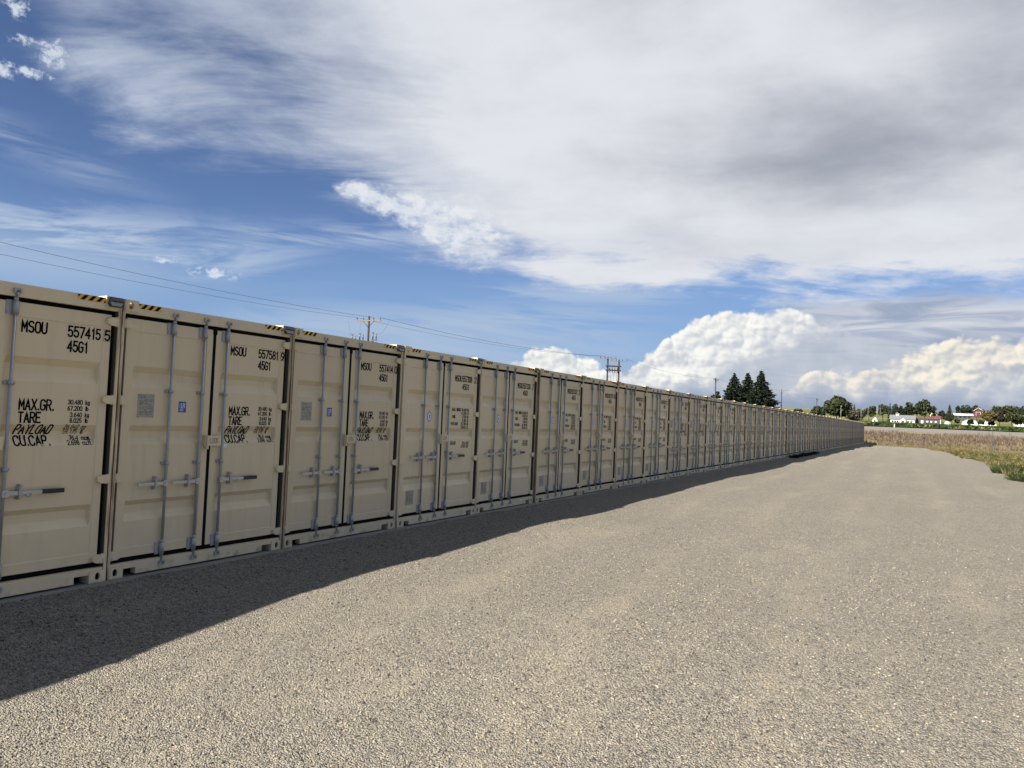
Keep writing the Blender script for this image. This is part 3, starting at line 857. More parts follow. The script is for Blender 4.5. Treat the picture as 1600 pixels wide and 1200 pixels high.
def plate_mesh(y0, y1, z0, z1):
    mb = MB(); cx = DEPL((y0 + y1) / 2, (z0 + z1) / 2)
    mb.box(cx - .001, cx + .004, y0, y1, z0, z1)
    r = random.Random(3); z = z1 - .022; x = cx + .0055
    while z > z0 + .02:
        a = y0 + .016
        while a < y1 - .03:
            b = min(y1 - .016, a + r.uniform(.015, .06))
            if r.random() < .8:
                o = mb.pts([(x, a, z - .0045), (x, b, z - .0045), (x, b, z + .0045), (x, a, z + .0045)]); mb.face((o, o + 1, o + 2, o + 3), 1)
            a = b + r.uniform(.006, .02)
        z -= r.choice([.014, .014, .02, .026])
    for yy in (y0 + .008, y1 - .008):
        for zz in (z0 + .008, z1 - .008): mb.cyl((cx, yy, zz), (cx + .008, yy, zz), .005, n=6, mi=1)
    return mb.mesh('data_plate', ['plate_metal', 'plate_print'])
def sticker_lr():
    mb = MB(); y0, y1, z0, z1 = .775, .876, 1.735, 1.857; x = XP + .002
    o = mb.pts([(x, y0, z0), (x, y1, z0), (x, y1, z1), (x, y0, z1)]); mb.face((o, o + 1, o + 2, o + 3), 0)
    fl = lambda u, z: x
    letters(mb, 'L', y0 + .034, z0 + .050, .050, .008, fl, width=.03, mi=1, lift=.0015)
    letters(mb, 'R', y0 + .058, z0 + .050, .050, .008, fl, width=.038, mi=1, lift=.0015)
    o = mb.pts([(x + .0015, y0 + .014, z0 + .048), (x + .0015, y0 + .018, z0 + .048), (x + .0015, y0 + .018, z1 - .014), (x + .0015, y0 + .014, z1 - .014)]); mb.face((o, o + 1, o + 2, o + 3), 1)
    for k, (a, b) in enumerate(((.014, .066), (.014, .074), (.014, .058))):
        zz = z0 + .034 - k * .010
        o = mb.pts([(x + .0015, y0 + a, zz), (x + .0015, y0 + b, zz), (x + .0015, y0 + b, zz + .0035), (x + .0015, y0 + a, zz + .0035)]); mb.face((o, o + 1, o + 2, o + 3), 1)
    return mb.mesh('classification_sticker', ['sticker_blue', 'sticker_white'])
def sticker_oval():
    mb = MB(); cy, cz, x = .835, 1.778, XP + .002
    def disc(ry, rz, xx, mi, n=24):
        o = mb.pts([(xx, cy + ry * math.cos(2 * math.pi * k / n), cz + rz * math.sin(2 * math.pi * k / n)) for k in range(n)])
        mb.face([o + k for k in range(n)], mi)
    disc(.062, .084, x, 0); disc(.050, .070, x + .0015, 1)
    for a, b, c, d in ((-.004, .004, -.045, .045), (-.022, .022, .020, .028), (-.014, .014, -.030, -.022), (-.018, -.010, -.022, .020), (.010, .018, -.022, .020)):
        o = mb.pts([(x + .003, cy + a, cz + c), (x + .003, cy + b, cz + c), (x + .003, cy + b, cz + d), (x + .003, cy + a, cz + d)]); mb.face((o, o + 1, o + 2, o + 3), 0)
    return mb.mesh('classification_sticker', ['sticker_blue', 'sticker_white'])

S_ = .030     # the print sits back from the casting plane
def chkbox(mb, y0, y1, z0, z1, t=.003):
    for a, b, c, d in ((y0, y1, z0, z0 + t), (y0, y1, z1 - t, z1), (y0, y0 + t, z0, z1), (y1 - t, y1, z0, z1)):
        o = mb.pts([(DEPR((a + b) / 2, (c + d) / 2) + .002, p, q) for p, q in ((a, c), (b, c), (b, d), (a, d))]); mb.face((o, o + 1, o + 2, o + 3), 0)
class Sheets:
    """each block of lettering is a mesh of its own"""
    def __init__(s): s.d = {}
    def __call__(s, nm): return s.d.setdefault(nm, MB())
    def out(s): return [(k.split('/')[0], m_.mesh(k.split('/')[0], ['print_black'])) for k, m_ in s.d.items()]
def letter_A(num, chk):
    S = Sheets(); t = .0172
    L = lambda nm, s, y, z, h, th=t, **k: letters(S(nm), s, y + S_ - .012, z, h, th, DEPR, **k)
    L('owner_code', 'MSOU', 1.458, 2.447, .100, width=.245)
    L('serial_number', num, 1.897, 2.447, .100, width=.345)
    L('check_digit', chk, 2.290 - .014, 2.449, .094); chkbox(S('check_digit'), 2.278, 2.346, 2.437, 2.556)
    L('size_code', '45G1', 1.900, 2.303, .100, width=.215)
    L('gross_weight', 'MAX.GR.', 1.480, 1.722, .097, .0156, width=.335)
    L('tare_weight', 'TARE', 1.480, 1.604, .093, .0156, width=.215)
    L('payload', 'PAYLOAD', 1.462, 1.497, .084, .0138, width=.350, ital=.24)
    L('capacity', 'CU.CAP.', 1.466, 1.388, .088, .0156, width=.345)
    rows = [('gross_weight', '30.480', 'kg', 1.786, 0), ('gross_weight', '67.200', 'lb', 1.725, 0), ('tare_weight', '3.640', 'kg', 1.662, 0), ('tare_weight', '8.025', 'lb', 1.606, 0), ('payload', '26.840', 'kg', 1.545, .22), ('payload', '59.175', 'lb', 1.497, .22), ('capacity', '76.4', 'cu.m.', 1.436, 0), ('capacity', '2.698', 'cu.ft.', 1.388, 0)]
    for nm, a, b, z, it in rows:
        dy = -.02 if it else 0
        nm = 'weight_figure/%.3f' % z
        L(nm, a, 2.092 + dy, z, .041, .0056 if it else .0074, right=True, ital=it, wk=.98)
        nm = 'unit_mark/%.3f' % z
        L(nm, b, 2.120 + dy, z, .041, .0056 if it else .0074, ital=it, wk=.95)
    return S.out()
def letter_B(num, chk):
    S = Sheets(); t = .0170
    L = lambda nm, s, y, z, h, th=t, **k: letters(S(nm), s, y + S_ + .01, z, h, th, DEPR, **k)
    L('owner_code', 'MSOU', 1.560, 2.428, .100, width=.235); L('serial_number', num, 1.808, 2.428, .100, width=.34)
    L('check_digit', chk, 2.225, 2.428, .100); chkbox(S('check_digit'), 2.245, 2.335, 2.415, 2.54, .0025)
    L('size_code', '45G1', 1.810, 2.285, .096, width=.24)
    L('gross_weight', 'MAX.', 1.500, 1.895, .048, .0098, width=.12); L('gross_weight', 'GROSS', 1.650, 1.895, .048, .0098, width=.14)
    L('tare_weight', 'TARE', 1.505, 1.768, .048, .0098, width=.12); L('payload', 'PAYLOAD', 1.490, 1.642, .048, .0098, width=.22)
    L('capacity', 'CU.CAP.', 1.487, 1.297, .048, .0098, width=.19)
    for nm, a, b, z in (('gross_weight', '30.480', 'KG', 1.895), ('gross_weight', '67.200', 'LB', 1.833), ('tare_weight', '3.700', 'KG', 1.768), ('tare_weight', '8.160', 'LB', 1.706), ('payload', '26.780', 'KG', 1.642), ('payload', '59.040', 'LB', 1.580), ('capacity', '76.4', 'CU.M', 1.297), ('capacity', '2.700', 'CU.F', 1.236)):
        nm = 'weight_figure/%.3f' % z
        L(nm, a, 1.985, z, .045, .0086, right=True); L('unit_mark/%.3f' % z, b, 2.010, z, .045, .0086, wk=.9)
    return S.out()

P_ = {}
P_['frame'] = frame_mesh(); P_['gasket'] = gasket_mesh()
P_['sideL'] = side_mesh(.012, 1); P_['sideR'] = side_mesh(W_ - .012, -1)
P_['doorL'] = door_mesh(DL, DEPL, 'door'); P_['doorR'] = door_mesh(DR, DEPR, 'door')
P_['cast'] = [casting_mesh(t, s) for t in (True, False) for s in (False, True)]
HZ = (2.645, 1.845, 1.037, .233)
P_['hinge'] = [[hinge_mesh(z, s) for z in HZ] for s in (False, True)]
P_['rod'] = [rod_mesh(u) for u in RODS]
P_['brk'] = [[rodbracket_mesh(u, 2.655, True), rodbracket_mesh(u, 1.962, False), rodbracket_mesh(u, 1.171, False), rodbracket_mesh(u, .245, True), keeper_mesh(u, 2.808, True), keeper_mesh(u, .088, False)] for u in RODS]
P_['handle'] = {}; P_['catch'] = {}; P_['grip'] = {}
for typ, z in (('A', .955), ('B', 1.095)):
    P_['handle'][typ] = [handle_mesh(RODS[0], z, -1, .345), handle_mesh(RODS[1], z, -1, .345), handle_mesh(RODS[2], z, 1, .36)]
    P_['catch'][typ] = [catch_mesh(RODS[0], z, -1, False), catch_mesh(RODS[1], z, -1, False), catch_mesh(RODS[2], z, 1, True)]
    P_['grip'][typ] = grip_mesh(RODS[2], z)
P_['lock'] = lockbox_mesh()
P_['haz'] = [hazard_mesh(.182, .452), hazard_mesh(1.965, 2.255)]
P_['plateA'] = plate_mesh(.262, .462, 1.670, 1.922); P_['plateB'] = plate_mesh(.262, .470, .335, .560)
P_['lr'] = sticker_lr(); P_['oval'] = sticker_oval()

def lamp_parts():
    b = MB()
    y0, y1, z0, z1 = W_ - .168, W_ - .006, 2.792, 2.890
    P = [(y0 + .022, z0), (y1 - .022, z0), (y1, z0 + .03), (y1, z1 - .012), (y1 - .014, z1), (y0 + .014, z1), (y0, z1 - .012), (y0, z0 + .03)]
    b.prism(P, .0015, .030)
    # sloping brow that carries the cell
    o = b.pts([(.030, y0 + .008, z1 - .004), (.030, y1 - .008, z1 - .004), (.050, y1 - .012, z1 - .040), (.050, y0 + .012, z1 - .040), (.030, y0 + .012, z1 - .052), (.030, y1 - .012, z1 - .052)])
    b.face((o, o + 3, o + 2, o + 1)); b.face((o + 3, o + 4, o + 5, o + 2)); b.face((o, o + 4, o + 3)); b.face((o + 1, o + 2, o + 5))
    body = b.mesh('lamp_body', ['lamp_black'])
    c = MB(); o = c.pts([(.0335, y0 + .018, z1 - .008), (.0335, y1 - .018, z1 - .008), (.0505, y1 - .022, z1 - .037), (.0505, y0 + .022, z1 - .037)]); c.face((o + 3, o + 2, o + 1, o))
    cell = c.mesh('solar_panel', ['solar_cell'])
    d = MB(); Q = [(y0 + .032, z0 + .010), (y1 - .032, z0 + .010), (y1 - .014, z0 + .034), (y1 - .014, z0 + .056), (y0 + .014, z0 + .056), (y0 + .014, z0 + .034)]
    d.prism(Q, .0302, .036)
    d.cyl((.036, (y0 + y1) / 2, z0 + .044), (.043, (y0 + y1) / 2, z0 + .044), .008, n=8)
    lens = d.mesh('lens', ['lamp_lens'])
    return body, cell, lens
LAMP = lamp_parts()

ORD = ['first', 'second', 'third', 'fourth', 'fifth', 'sixth', 'seventh', 'eighth', 'ninth', 'tenth', 'eleventh', 'twelfth', 'thirteenth', 'fourteenth', 'fifteenth', 'sixteenth', 'seventeenth', 'eighteenth', 'nineteenth', 'twentieth']
def ordinal(n):
    if n <= 20: return ORD[n - 1]
    tens = {2: 'twenty', 3: 'thirty', 4: 'forty'}[n // 10]
    if n % 10 == 0: return {2: 'twentieth', 3: 'thirtieth', 4: 'fortieth'}[n // 10]
    return tens + '-' + ORD[n % 10 - 1]
NUM = {0: ('557415', '5'), 1: ('557581', '9'), 2: ('557414', '0'), 3: ('557308', '2'), 4: ('557330', '7'), 5: ('557327', '2'), 6: ('557313', '8'), 7: ('557331', '2'), 8: ('557312', '2')}
NC = 47
letA_far = letter_A('557420', '1'); letB_far = None
rc = random.Random(5)
for c in [-2, -1] + list(range(NC)):
    typ = 'B' if 3 <= c <= 8 else 'A'
    y = ROW_Y0 + (c - 1) * PITCH + .0117
    k = rc.uniform(.90, 1.05); w = rc.uniform(-.022, .022)
    colr = (k * (1 + w), k, k * (1 - w), 1)
    root = link('shipping_container', None, None, (ROW_X + rc.uniform(-.022, .012), y, 0.0))
    root.rotation_euler = (0, 0, rc.uniform(-.0016, .0016))
    root.empty_display_size = .3
    n = c + 1
    if c < 0: lab = 'tan shipping container just outside the left border, %s beyond it, only its shadow shows' % ('next' if c == -1 else 'second')
    elif c == 0: lab = 'tan shipping container numbered MSOU 557415 5, nearest one, cut by the left edge'
    elif c in NUM: lab = 'tan shipping container numbered MSOU %s %s, %s from the left%s' % (NUM[c][0], NUM[c][1], ordinal(n), ', blue square sticker' if typ == 'A' else ', oval sticker')
    elif c == NC - 1: lab = 'tan shipping container at the far end of the row beside the dry grass'
    elif n <= 24: lab = 'tan shipping container, %s from the left in the long row' % ordinal(n)
    else: lab = 'tan shipping container far down the row, %s from its far end' % ordinal(NC - c)
    tag(root, lab, 'container', 'shipping containers in the long row')
    def add(nm, data, par=root): return link(nm, data, par, color=colr)
    near = 0 <= c <= 14
    add('frame', P_['frame'])
    if c == -2: add('side_wall', P_['sideL'])
    if c == NC - 1: add('side_wall', P_['sideR'])
    add('door_gasket', P_['gasket'])
    dl = add('door', P_['doorL']); dr = add('door', P_['doorR'])
    for mc in P_['cast']: add('corner_casting', mc)
    for s in (0, 1):
        for hm in P_['hinge'][s]: add('hinge', hm, dl if s == 0 else dr)
    for j in range(3):
        rd = add('lock_rod', P_['rod'][j])
        if 0 <= c <= 28:
            for q, bm in enumerate(P_['brk'][j]):
                add('keeper' if q > 3 else 'rod_bracket', bm, rd)
        hd = add('handle', P_['handle'][typ][j])
        if near: add('handle_catch', P_['catch'][typ][j], hd)
        if j == 2: add('grip', P_['grip'][typ], hd)
    if near:
        add('lock_box', P_['lock'])
    if 0 <= c <= 22:
        for hm in P_['haz']: add('hazard_strip', hm)
        add('data_plate', P_['plateA' if typ == 'A' else 'plateB'], dl)
        add('classification_sticker', P_['lr' if typ == 'A' else 'oval'], dl)
    if 0 <= c <= 28:
        if c in NUM: lm = (letter_A if typ == 'A' else letter_B)(*NUM[c])
        else: lm = letA_far
        for nm_, me_ in lm: add(nm_, me_, dr)
    if c == 1:
        mb = MB(); o = mb.pts([(XP + .003, 1.432, 1.325), (XP + .003, 1.495, 1.332), (XP + .006, 1.488, 1.372), (XP + .003, 1.428, 1.36)]); mb.face((o, o + 1, o + 2, o + 3))
        add('torn_sticker', mb.mesh('torn_sticker', ['sticker_white']), dr)
    if 0 <= c <= 30:
        lr = link('corner_light', None, None, root.location); lr.empty_display_size = .1
        where = 'the %s container from the left' % ordinal(n)
        tag(lr, 'black solar light on the top right corner of ' + where, 'light', 'solar lights on the container corners')
        link('lamp_body', LAMP[0], lr); link('solar_panel', LAMP[1], lr); link('lens', LAMP[2], lr)

# concrete slab under the row
mb = MB()
ya, yb = ROW_Y0 - 4 * PITCH, ROW_Y0 + 46 * PITCH + .4
N = 90
prev = None
xe = [ROW_X + .175 + .02 * math.sin(i * 1.7) for i in range(N + 1)]
for i in range(N + 1):
    yy = ya + (yb - ya) * i / N
    mb.v += [(ROW_X - 12.6, yy, -.003), (xe[i], yy, -.003), (xe[i] + .01, yy, -.016), (xe[i] + .01, yy, -.20)]
    if i:
        o = 4 * (i - 1)
        for j in range(3): mb.face((o + j, o + j + 1, o + 5 + j, o + 4 + j))
tag(link('concrete_slab', mb.mesh('concrete_slab', ['concrete'])), kind='structure')

# ------------------------------------------------------------------ loose stones on the yard near the camera
def stones(n, x0, x1, y0, y1, smin, smax, power):
    ph = (1 + 5 ** .5) / 2
    ico = np.array([(-1, ph, 0), (1, ph, 0), (-1, -ph, 0), (1, -ph, 0), (0, -1, ph), (0, 1, ph), (0, -1, -ph), (0, 1, -ph), (ph, 0, -1), (ph, 0, 1), (-ph, 0, -1), (-ph, 0, 1)]) / 1.902
    tri = np.array([(0, 11, 5), (0, 5, 1), (0, 1, 7), (0, 7, 10), (0, 10, 11), (1, 5, 9), (5, 11, 4), (11, 10, 2), (10, 7, 6), (7, 1, 8), (3, 9, 4), (3, 4, 2), (3, 2, 6), (3, 6, 8), (3, 8, 9), (4, 9, 5), (2, 4, 11), (6, 2, 10), (8, 6, 7), (9, 8, 1)])
    x = RNG.uniform(x0, x1, n * 3); y = RNG.uniform(y0, y1, n * 3)
    d = np.hypot(x, y)
    keep = RNG.random(n * 3) < np.clip((4.0 / np.maximum(d, 2.5)) ** power, 0, 1)
    keep &= (x < np.interp(y, EY, EX) - .3) & (x > -7.16 + RNG.uniform(-.03, .10, n * 3))
    # fines show where the stones thin out
    pat = np.sin(x * 1.3 + np.sin(y * .35) * 2) * np.sin(y * .45 + 1.2) + .6 * np.sin(x * 3.1 + y * .9) + .5 * np.sin(x * .7 - y * 1.6)
    lanes = np.zeros_like(x)
    for xc in (-4.3, -2.6, -.9, .9, 2.6): lanes = np.maximum(lanes, np.exp(-((x + y * .02 - xc + .35 * np.sin(y * .3)) / .32) ** 2))
    keep &= RNG.random(n * 3) < (1 - .6 * lanes) / (1 + np.exp(-(pat + .9) * 2.2))
    x, y = x[keep][:n], y[keep][:n]; n = len(x)
    s = RNG.uniform(0, 1, n) ** 2.2 * (smax - smin) + smin
    sc = s[:, None] * np.stack([RNG.uniform(.7, 1.3, n), RNG.uniform(.6, 1.0, n), RNG.uniform(.4, .75, n)], 1)
    a = RNG.uniform(0, 6.28, n); b = RNG.uniform(-.5, .5, n)
    P = ico[None] * (1 + RNG.uniform(-.25, .2, (n, 12, 1))) * sc[:, None, :]
    px = P[..., 0] * np.cos(b)[:, None] - P[..., 2] * np.sin(b)[:, None]; pz = P[..., 0] * np.sin(b)[:, None] + P[..., 2] * np.cos(b)[:, None]
    qx = px * np.cos(a)[:, None] - P[..., 1] * np.sin(a)[:, None]; qy = px * np.sin(a)[:, None] + P[..., 1] * np.cos(a)[:, None]
    z = yard(x, y) + .030 * sstep(-6.98, -7.14, x)
    V3 = np.stack([qx + x[:, None], qy + y[:, None], pz + (z + sc[:, 2] * .25)[:, None]], -1).reshape(-1, 3)
    F = (tri[None] + (np.arange(n) * 12)[:, None, None]).reshape(-1, 3)
    pal = np.array([(.048, .045, .043), (.088, .082, .077), (.165, .148, .124), (.225, .200, .160), (.195, .180, .158), (.255, .230, .190), (.275, .252, .215), (.175, .135, .100), (.125, .121, .124)])
    w = np.array([.13, .15, .18, .19, .12, .12, .05, .02, .04]); w /= w.sum()
    c = pal[RNG.choice(len(pal), n, p=w)] * RNG.uniform(.85, 1.15, (n, 1))
    return V3, F, np.repeat(c, 12, 0)
Vs, Fs, Cs = stones(88000, -7.22, 4.5, 1.2, 16, .0050, .0145, 1.45)
tag(link('loose_gravel', tri_mesh('loose_gravel', Vs, Fs, Cs, 'stone')), 'loose grey and tan gravel stones on the yard', 'gravel', kind='stuff')

# ------------------------------------------------------------------ plants
def blades(x, y, z, h, spread, nb, cols, width, droop=.25, jitter=.3):
    """nb thin leaf triangles per plant, numpy"""
    n = len(x)
    X = np.repeat(x, nb); Y = np.repeat(y, nb); Zb = np.repeat(z, nb); Hh = np.repeat(h, nb) * RNG.uniform(.45, 1.0, n * nb)
    sp = np.repeat(spread, nb)
    a = RNG.uniform(0, 6.283, n * nb); rr = RNG.uniform(0, 1, n * nb) ** .5 * sp
    bx_, by_ = X + np.cos(a) * rr * .35, Y + np.sin(a) * rr * .35
    tx, ty = X + np.cos(a) * rr * 1.1, Y + np.sin(a) * rr * 1.1
    wv = RNG.uniform(0, 6.283, n * nb); wd = width * RNG.uniform(.6, 1.4, n * nb)
    wx_, wy_ = np.cos(wv) * wd, np.sin(wv) * wd
    p0 = np.stack([bx_, by_, Zb - .02], 1)
    m1 = np.stack([(bx_ + tx) / 2 - wx_, (by_ + ty) / 2 - wy_, Zb + Hh * .6], 1)
    m2 = np.stack([(bx_ + tx) / 2 + wx_, (by_ + ty) / 2 + wy_, Zb + Hh * .55], 1)
    p1 = np.stack([tx, ty, Zb + Hh], 1)
    V3 = np.stack([p0, m2, p1, m1], 1).reshape(-1, 3)
    F = np.arange(n * nb * 4).reshape(-1, 4)
    c = np.repeat(cols, nb, 0) * RNG.uniform(1 - jitter, 1 + jitter, (n * nb, 1))
    return V3, F, np.repeat(c, 4, 0)
def flowers(x, y, z, r, col):
    n = len(x)
    o = np.array([(1, 0, 0), (-1, 0, 0), (0, 1, 0), (0, -1, 0), (0, 0, 1), (0, 0, -1)])
    t = np.array([(0, 2, 4), (2, 1, 4), (1, 3, 4), (3, 0, 4), (2, 0, 5), (1, 2, 5), (3, 1, 5), (0, 3, 5)])
    P = (o[None] * r[:, None, None] + np.stack([x, y, z], 1)[:, None, :]).reshape(-1, 3)
    F = (t[None] + (np.arange(n) * 6)[:, None, None]).reshape(-1, 3)
    return P, F, np.repeat(np.tile(np.array(col), (n, 1)) * RNG.uniform(.8, 1.2, (n, 1)), 6, 0)
def gz(x, y): return ground_z(x, y)

# green weeds with yellow flowers along the right edge of the gravel
n = 15000
y = RNG.uniform(30, 121, n); off = RNG.exponential(5.0, n) + RNG.uniform(-.12, .4, n)
x = np.interp(y, EY, EX) + off
k = (x < 40); x, y = x[k], y[k]; n = len(x)
patch = .5 + .5 * np.sin(x * .8 + np.sin(y * .22) * 2) * np.sin(y * .31 + .5)
lush = sstep(112, 80, y)
h = (.10 + .34 * patch * RNG.uniform(.2, 1.4, n)) * (.35 + .65 * lush)
gcol = np.array([(0.034, 0.045, 0.014)]) * (1 - patch[:, None] * .3) + RNG.random((n, 1)) ** 2 * np.array([(0.055, 0.045, 0.009)])
dry = 1.35 * np.array([(0.094, 0.073, 0.036)]); gcol = np.where((RNG.random((n, 1)) < .36 + .4 * (1 - lush[:, None])), dry, gcol)
V1, F1, C1 = blades(x, y, gz(x, y), h, h * .55, 7, gcol, .016)
tag(link('roadside_weeds', tri_mesh('roadside_weeds', V1, F1, C1, 'weed')), 'green weeds growing along the right edge of the gravel', 'weeds', kind='stuff')
k = (RNG.random(n) < .03 * lush * (patch > .45)) & (h > .12)
fx, fy = np.repeat(x[k], 5), np.repeat(y[k], 5); fh = np.repeat(h[k], 5)
fx = fx + RNG.normal(0, .08, len(fx)); fy = fy + RNG.normal(0, .08, len(fy))
V2, F2, C2 = flowers(fx, fy, gz(fx, fy) + fh * RNG.uniform(.8, 1.15, len(fx)), RNG.uniform(.010, .028, len(fx)), (0.343, 0.256, 0.017))
tag(link('yellow_flowers', tri_mesh('yellow_flowers', V2, F2, C2, 'weed')), 'small yellow flowers among the roadside weeds', 'flowers', kind='stuff')
# darker bushier weeds right by the edge
for (ex, ey, rr, hh, nb, lab) in ((3.9, 46.0, .75, .62, 900, 'dark leafy weed bush at the gravel edge, farther one'), (4.2, 39.6, .9, .55, 900, 'dark green weed clump at the gravel edge by the right border')):
    a = RNG.uniform(0, 6.28, 60); q = RNG.uniform(0, 1, 60) ** .5 * rr
    xx, yy = ex + np.cos(a) * q, ey + np.sin(a) * q * 1.6
    Vb, Fb, Cb = blades(xx, yy, gz(xx, yy), np.full(60, hh) * (1 - .5 * (q / rr) ** 2), np.full(60, .3), 16, np.tile(np.array([(0.022, 0.034, 0.010)]), (60, 1)), .022, jitter=.5)
    tag(link('weed_bush', tri_mesh('weed_bush', Vb, Fb, Cb, 'weed')), lab, 'weed', 'weed bushes by the gravel')

for (ex, ey, lab) in ((-6.95, 50.8, 'low dark weeds at the foot of the containers, nearest of three patches'), (-6.92, 54.6, 'low dark weeds at the foot of the containers, middle of three patches'), (-6.95, 59.2, 'low dark weeds at the foot of the containers, farthest of three patches')):
    xx = ex + RNG.normal(0, .10, 50); yy = ey + RNG.normal(0, .9, 50)
    Vb, Fb, Cb = blades(xx, yy, gz(xx, yy), RNG.uniform(.12, .3, 50), np.full(50, .16), 12, np.tile(np.array([(.012, .014, .009)]), (50, 1)), .018, jitter=.4)
    tag(link('weed_bush', tri_mesh('weed_bush', Vb, Fb, Cb, 'weed')), lab, 'weed', 'weeds at the foot of the containers')

# dry brush on the bank below the road
n = 17000
x = RNG.uniform(-45, 75, n); y = 119.5 + RNG.random(n) ** .9 * 31
k = RNG.random(n) < .35 + .65 * sstep(-60, 0, x); x, y = x[k], y[k]; n = len(x)
tone = .5 + .5 * np.sin(x * .5 + np.sin(y * .4)) * np.sin(y * .55 + x * .11)
h = RNG.uniform(.15, 1.0, n) ** 1.3 * (.45 + .55 * sstep(120, 130, y)) * (.55 + .9 * tone) * (1.0 - .55 * sstep(146, 150, y))
bc = np.where((RNG.random((n, 1)) < tone[:, None]), np.array([(0.113, 0.086, 0.067)]), np.array([(0.148, 0.115, 0.072)]))
bc = np.where((RNG.random((n, 1)) < .25), np.array([(0.062, 0.045, 0.037)]), bc)
bc = np.where((RNG.random((n, 1)) < .5 * sstep(128, 120, y)[:, None]), np.array([(0.074, 0.070, 0.027)]), bc)
V1, F1, C1 = blades(x, y, gz(x, y), h, h * .5, 7, bc, .025)
tag(link('dry_brush', tri_mesh('dry_brush', V1, F1, C1, 'weed')), 'dry brown brush on the bank below the road', 'brush', kind='stuff')

# green crop beyond the road
n = 26000
y = 187 + (RNG.random(n) ** 1.6) * 440; x = RNG.uniform(-1, 1, n) * (70 + y * .45) + 10
k = np.abs(x) < 400; x, y = x[k], y[k]; n = len(x)
h = RNG.uniform(.5, .9, n)
cc = np.array([(0.025, 0.048, 0.012)]) * RNG.uniform(.75, 1.25, (n, 1))
cc = np.where((RNG.random((n, 1)) < .12 * sstep(191, 187, y)[:, None]), np.array([(0.162, 0.128, 0.070)]), cc)
V1, F1, C1 = blades(x, y, crop(x, y), h, np.full(n, .9) * (1 + y / 400), 5, cc, .16)
tag(link('green_crop', tri_mesh('green_crop', V1, F1, C1, 'weed')), 'green crop in the field beyond the road', 'crop', kind='stuff')

# ------------------------------------------------------------------ trees
def cards(C, size, cols, jitter=.35, flat=.5):
    """one bent leaf-clump quad per centre"""
    n = len(C)
    a = RNG.normal(size=(n, 3)); a /= np.linalg.norm(a, axis=1)[:, None]
    b = RNG.normal(size=(n, 3)); b[:, 2] *= flat; b -= a * (a * b).sum(1)[:, None]; b /= np.linalg.norm(b, axis=1)[:, None]
    s = size * RNG.uniform(.6, 1.4, n)[:, None]
    V3 = np.stack([C - a * s, C + b * s * .7, C + a * s, C - b * s * .7], 1).reshape(-1, 3)
    F = np.arange(n * 4).reshape(-1, 4)
    return V3, F, np.repeat(cols * RNG.uniform(1 - jitter, 1 + jitter, (n, 1)), 4, 0)
def tree(name, label, px, pytop, D, wpx, kind, col, base=None, group=None, dens=1.0, cat='tree'):
    top = at(px, pytop, D)
    x, y = float(top[0]), float(top[1])
    zb = float(ground_z(np.array([x]), np.array([y]))[0]) if base is None else base
    H = float(top[2]) - zb; R = wpx * D / FPX / 2
    root = link(name, None, None, (x, y, zb)); root.empty_display_size = 1
    tag(root, label, cat, group)
    tr = MB()
    tr.cyl((0, 0, -.3), (0, 0, H * (.9 if kind == 'spruce' else .55)), H * .022 + .05, .04 if kind == 'spruce' else H * .01, 8)
    col = np.array(col)
    if kind == 'spruce':
        C = []; sh = []
        nl = int(24 * dens) + 6
        for j in range(nl):
            t = (j + RNG.uniform(0, .8)) / nl
            zc = H * (.04 + .95 * t)
            rad = R * (1 - t) ** .88 * RNG.uniform(.78, 1.14) + .06
            nb = int(6 + 13 * (1 - t))
            a0 = RNG.uniform(0, 6.28)
            for q in range(nb):
                a = a0 + 6.283 * q / nb + RNG.uniform(-.2, .2); L = rad * RNG.uniform(.72, 1.12)
                m_ = max(5, int(L * 10 * dens) + 3)
                s_ = RNG.uniform(.15, 1, m_) ** .8
                wob = RNG.normal(0, 1, (m_, 3)) * np.array([.16, .16, .10]) * (1.15 - s_[:, None]) * (.6 + R / 6)
                pts = np.stack([np.cos(a) * L * s_, np.sin(a) * L * s_, zc - L * .34 * s_ + L * .16 * s_ ** 3], 1) + wob
                C.append(pts)
            if j % 3 == 0:
                for q in range(3):
                    a = a0 + q * 2.1
                    tr.cyl((0, 0, zc), (math.cos(a) * rad * .8, math.sin(a) * rad * .8, zc - rad * .2), .05, .02, 5)
        C = np.concatenate(C); sz = .0125 * H + .05
        V3, F, Cc = cards(C, sz, np.tile(col, (len(C), 1)), .5, .25)
    else:
        flat = {'round': 1.0, 'tall': 1.0, 'bush': 1.0}.get(kind, 1)
        zc0 = H * (.56 if kind != 'tall' else .54); rz = H * .46
        nb = int(26 * dens) + 10
        lob = []
        for q in range(nb):
            d = RNG.normal(size=3); d /= np.linalg.norm(d)
            if d[2] < -.55: d[2] *= -.5
            f = RNG.uniform(.45, .86)
            c = np.array([d[0] * R * f, d[1] * R * f, zc0 + d[2] * rz * f])
            lob.append((c, RNG.uniform(.24, .42) * R * (1.1 if kind != 'tall' else 1.25)))
            if q < 7: tr.cyl((0, 0, H * RNG.uniform(.25, .5)), tuple(c), H * .009 + .02, .02, 5)
        C = []
        for c, lr_ in lob:
            m_ = int(70 * dens) + 20
            d = RNG.normal(size=(m_, 3)); d /= np.linalg.norm(d, axis=1)[:, None]
            C.append(c + d * lr_ * RNG.uniform(.55, 1.08, (m_, 1)) * np.array([1, 1, .9]))
        C = np.concatenate(C)
        lc = np.repeat(RNG.uniform(.75, 1.25, len(lob)), [int(70 * dens) + 20] * len(lob))[:, None]
        V3, F, Cc = cards(C, .09 * R + .10, np.tile(col, (len(C), 1)) * lc, .35, .6)
    V3[:, 2] = np.maximum(V3[:, 2], .05)
    link('trunk', tr.mesh('trunk', ['bark']), root)
    link('crown', tri_mesh('crown', V3, F, Cc, 'leaf'), root)
    return root

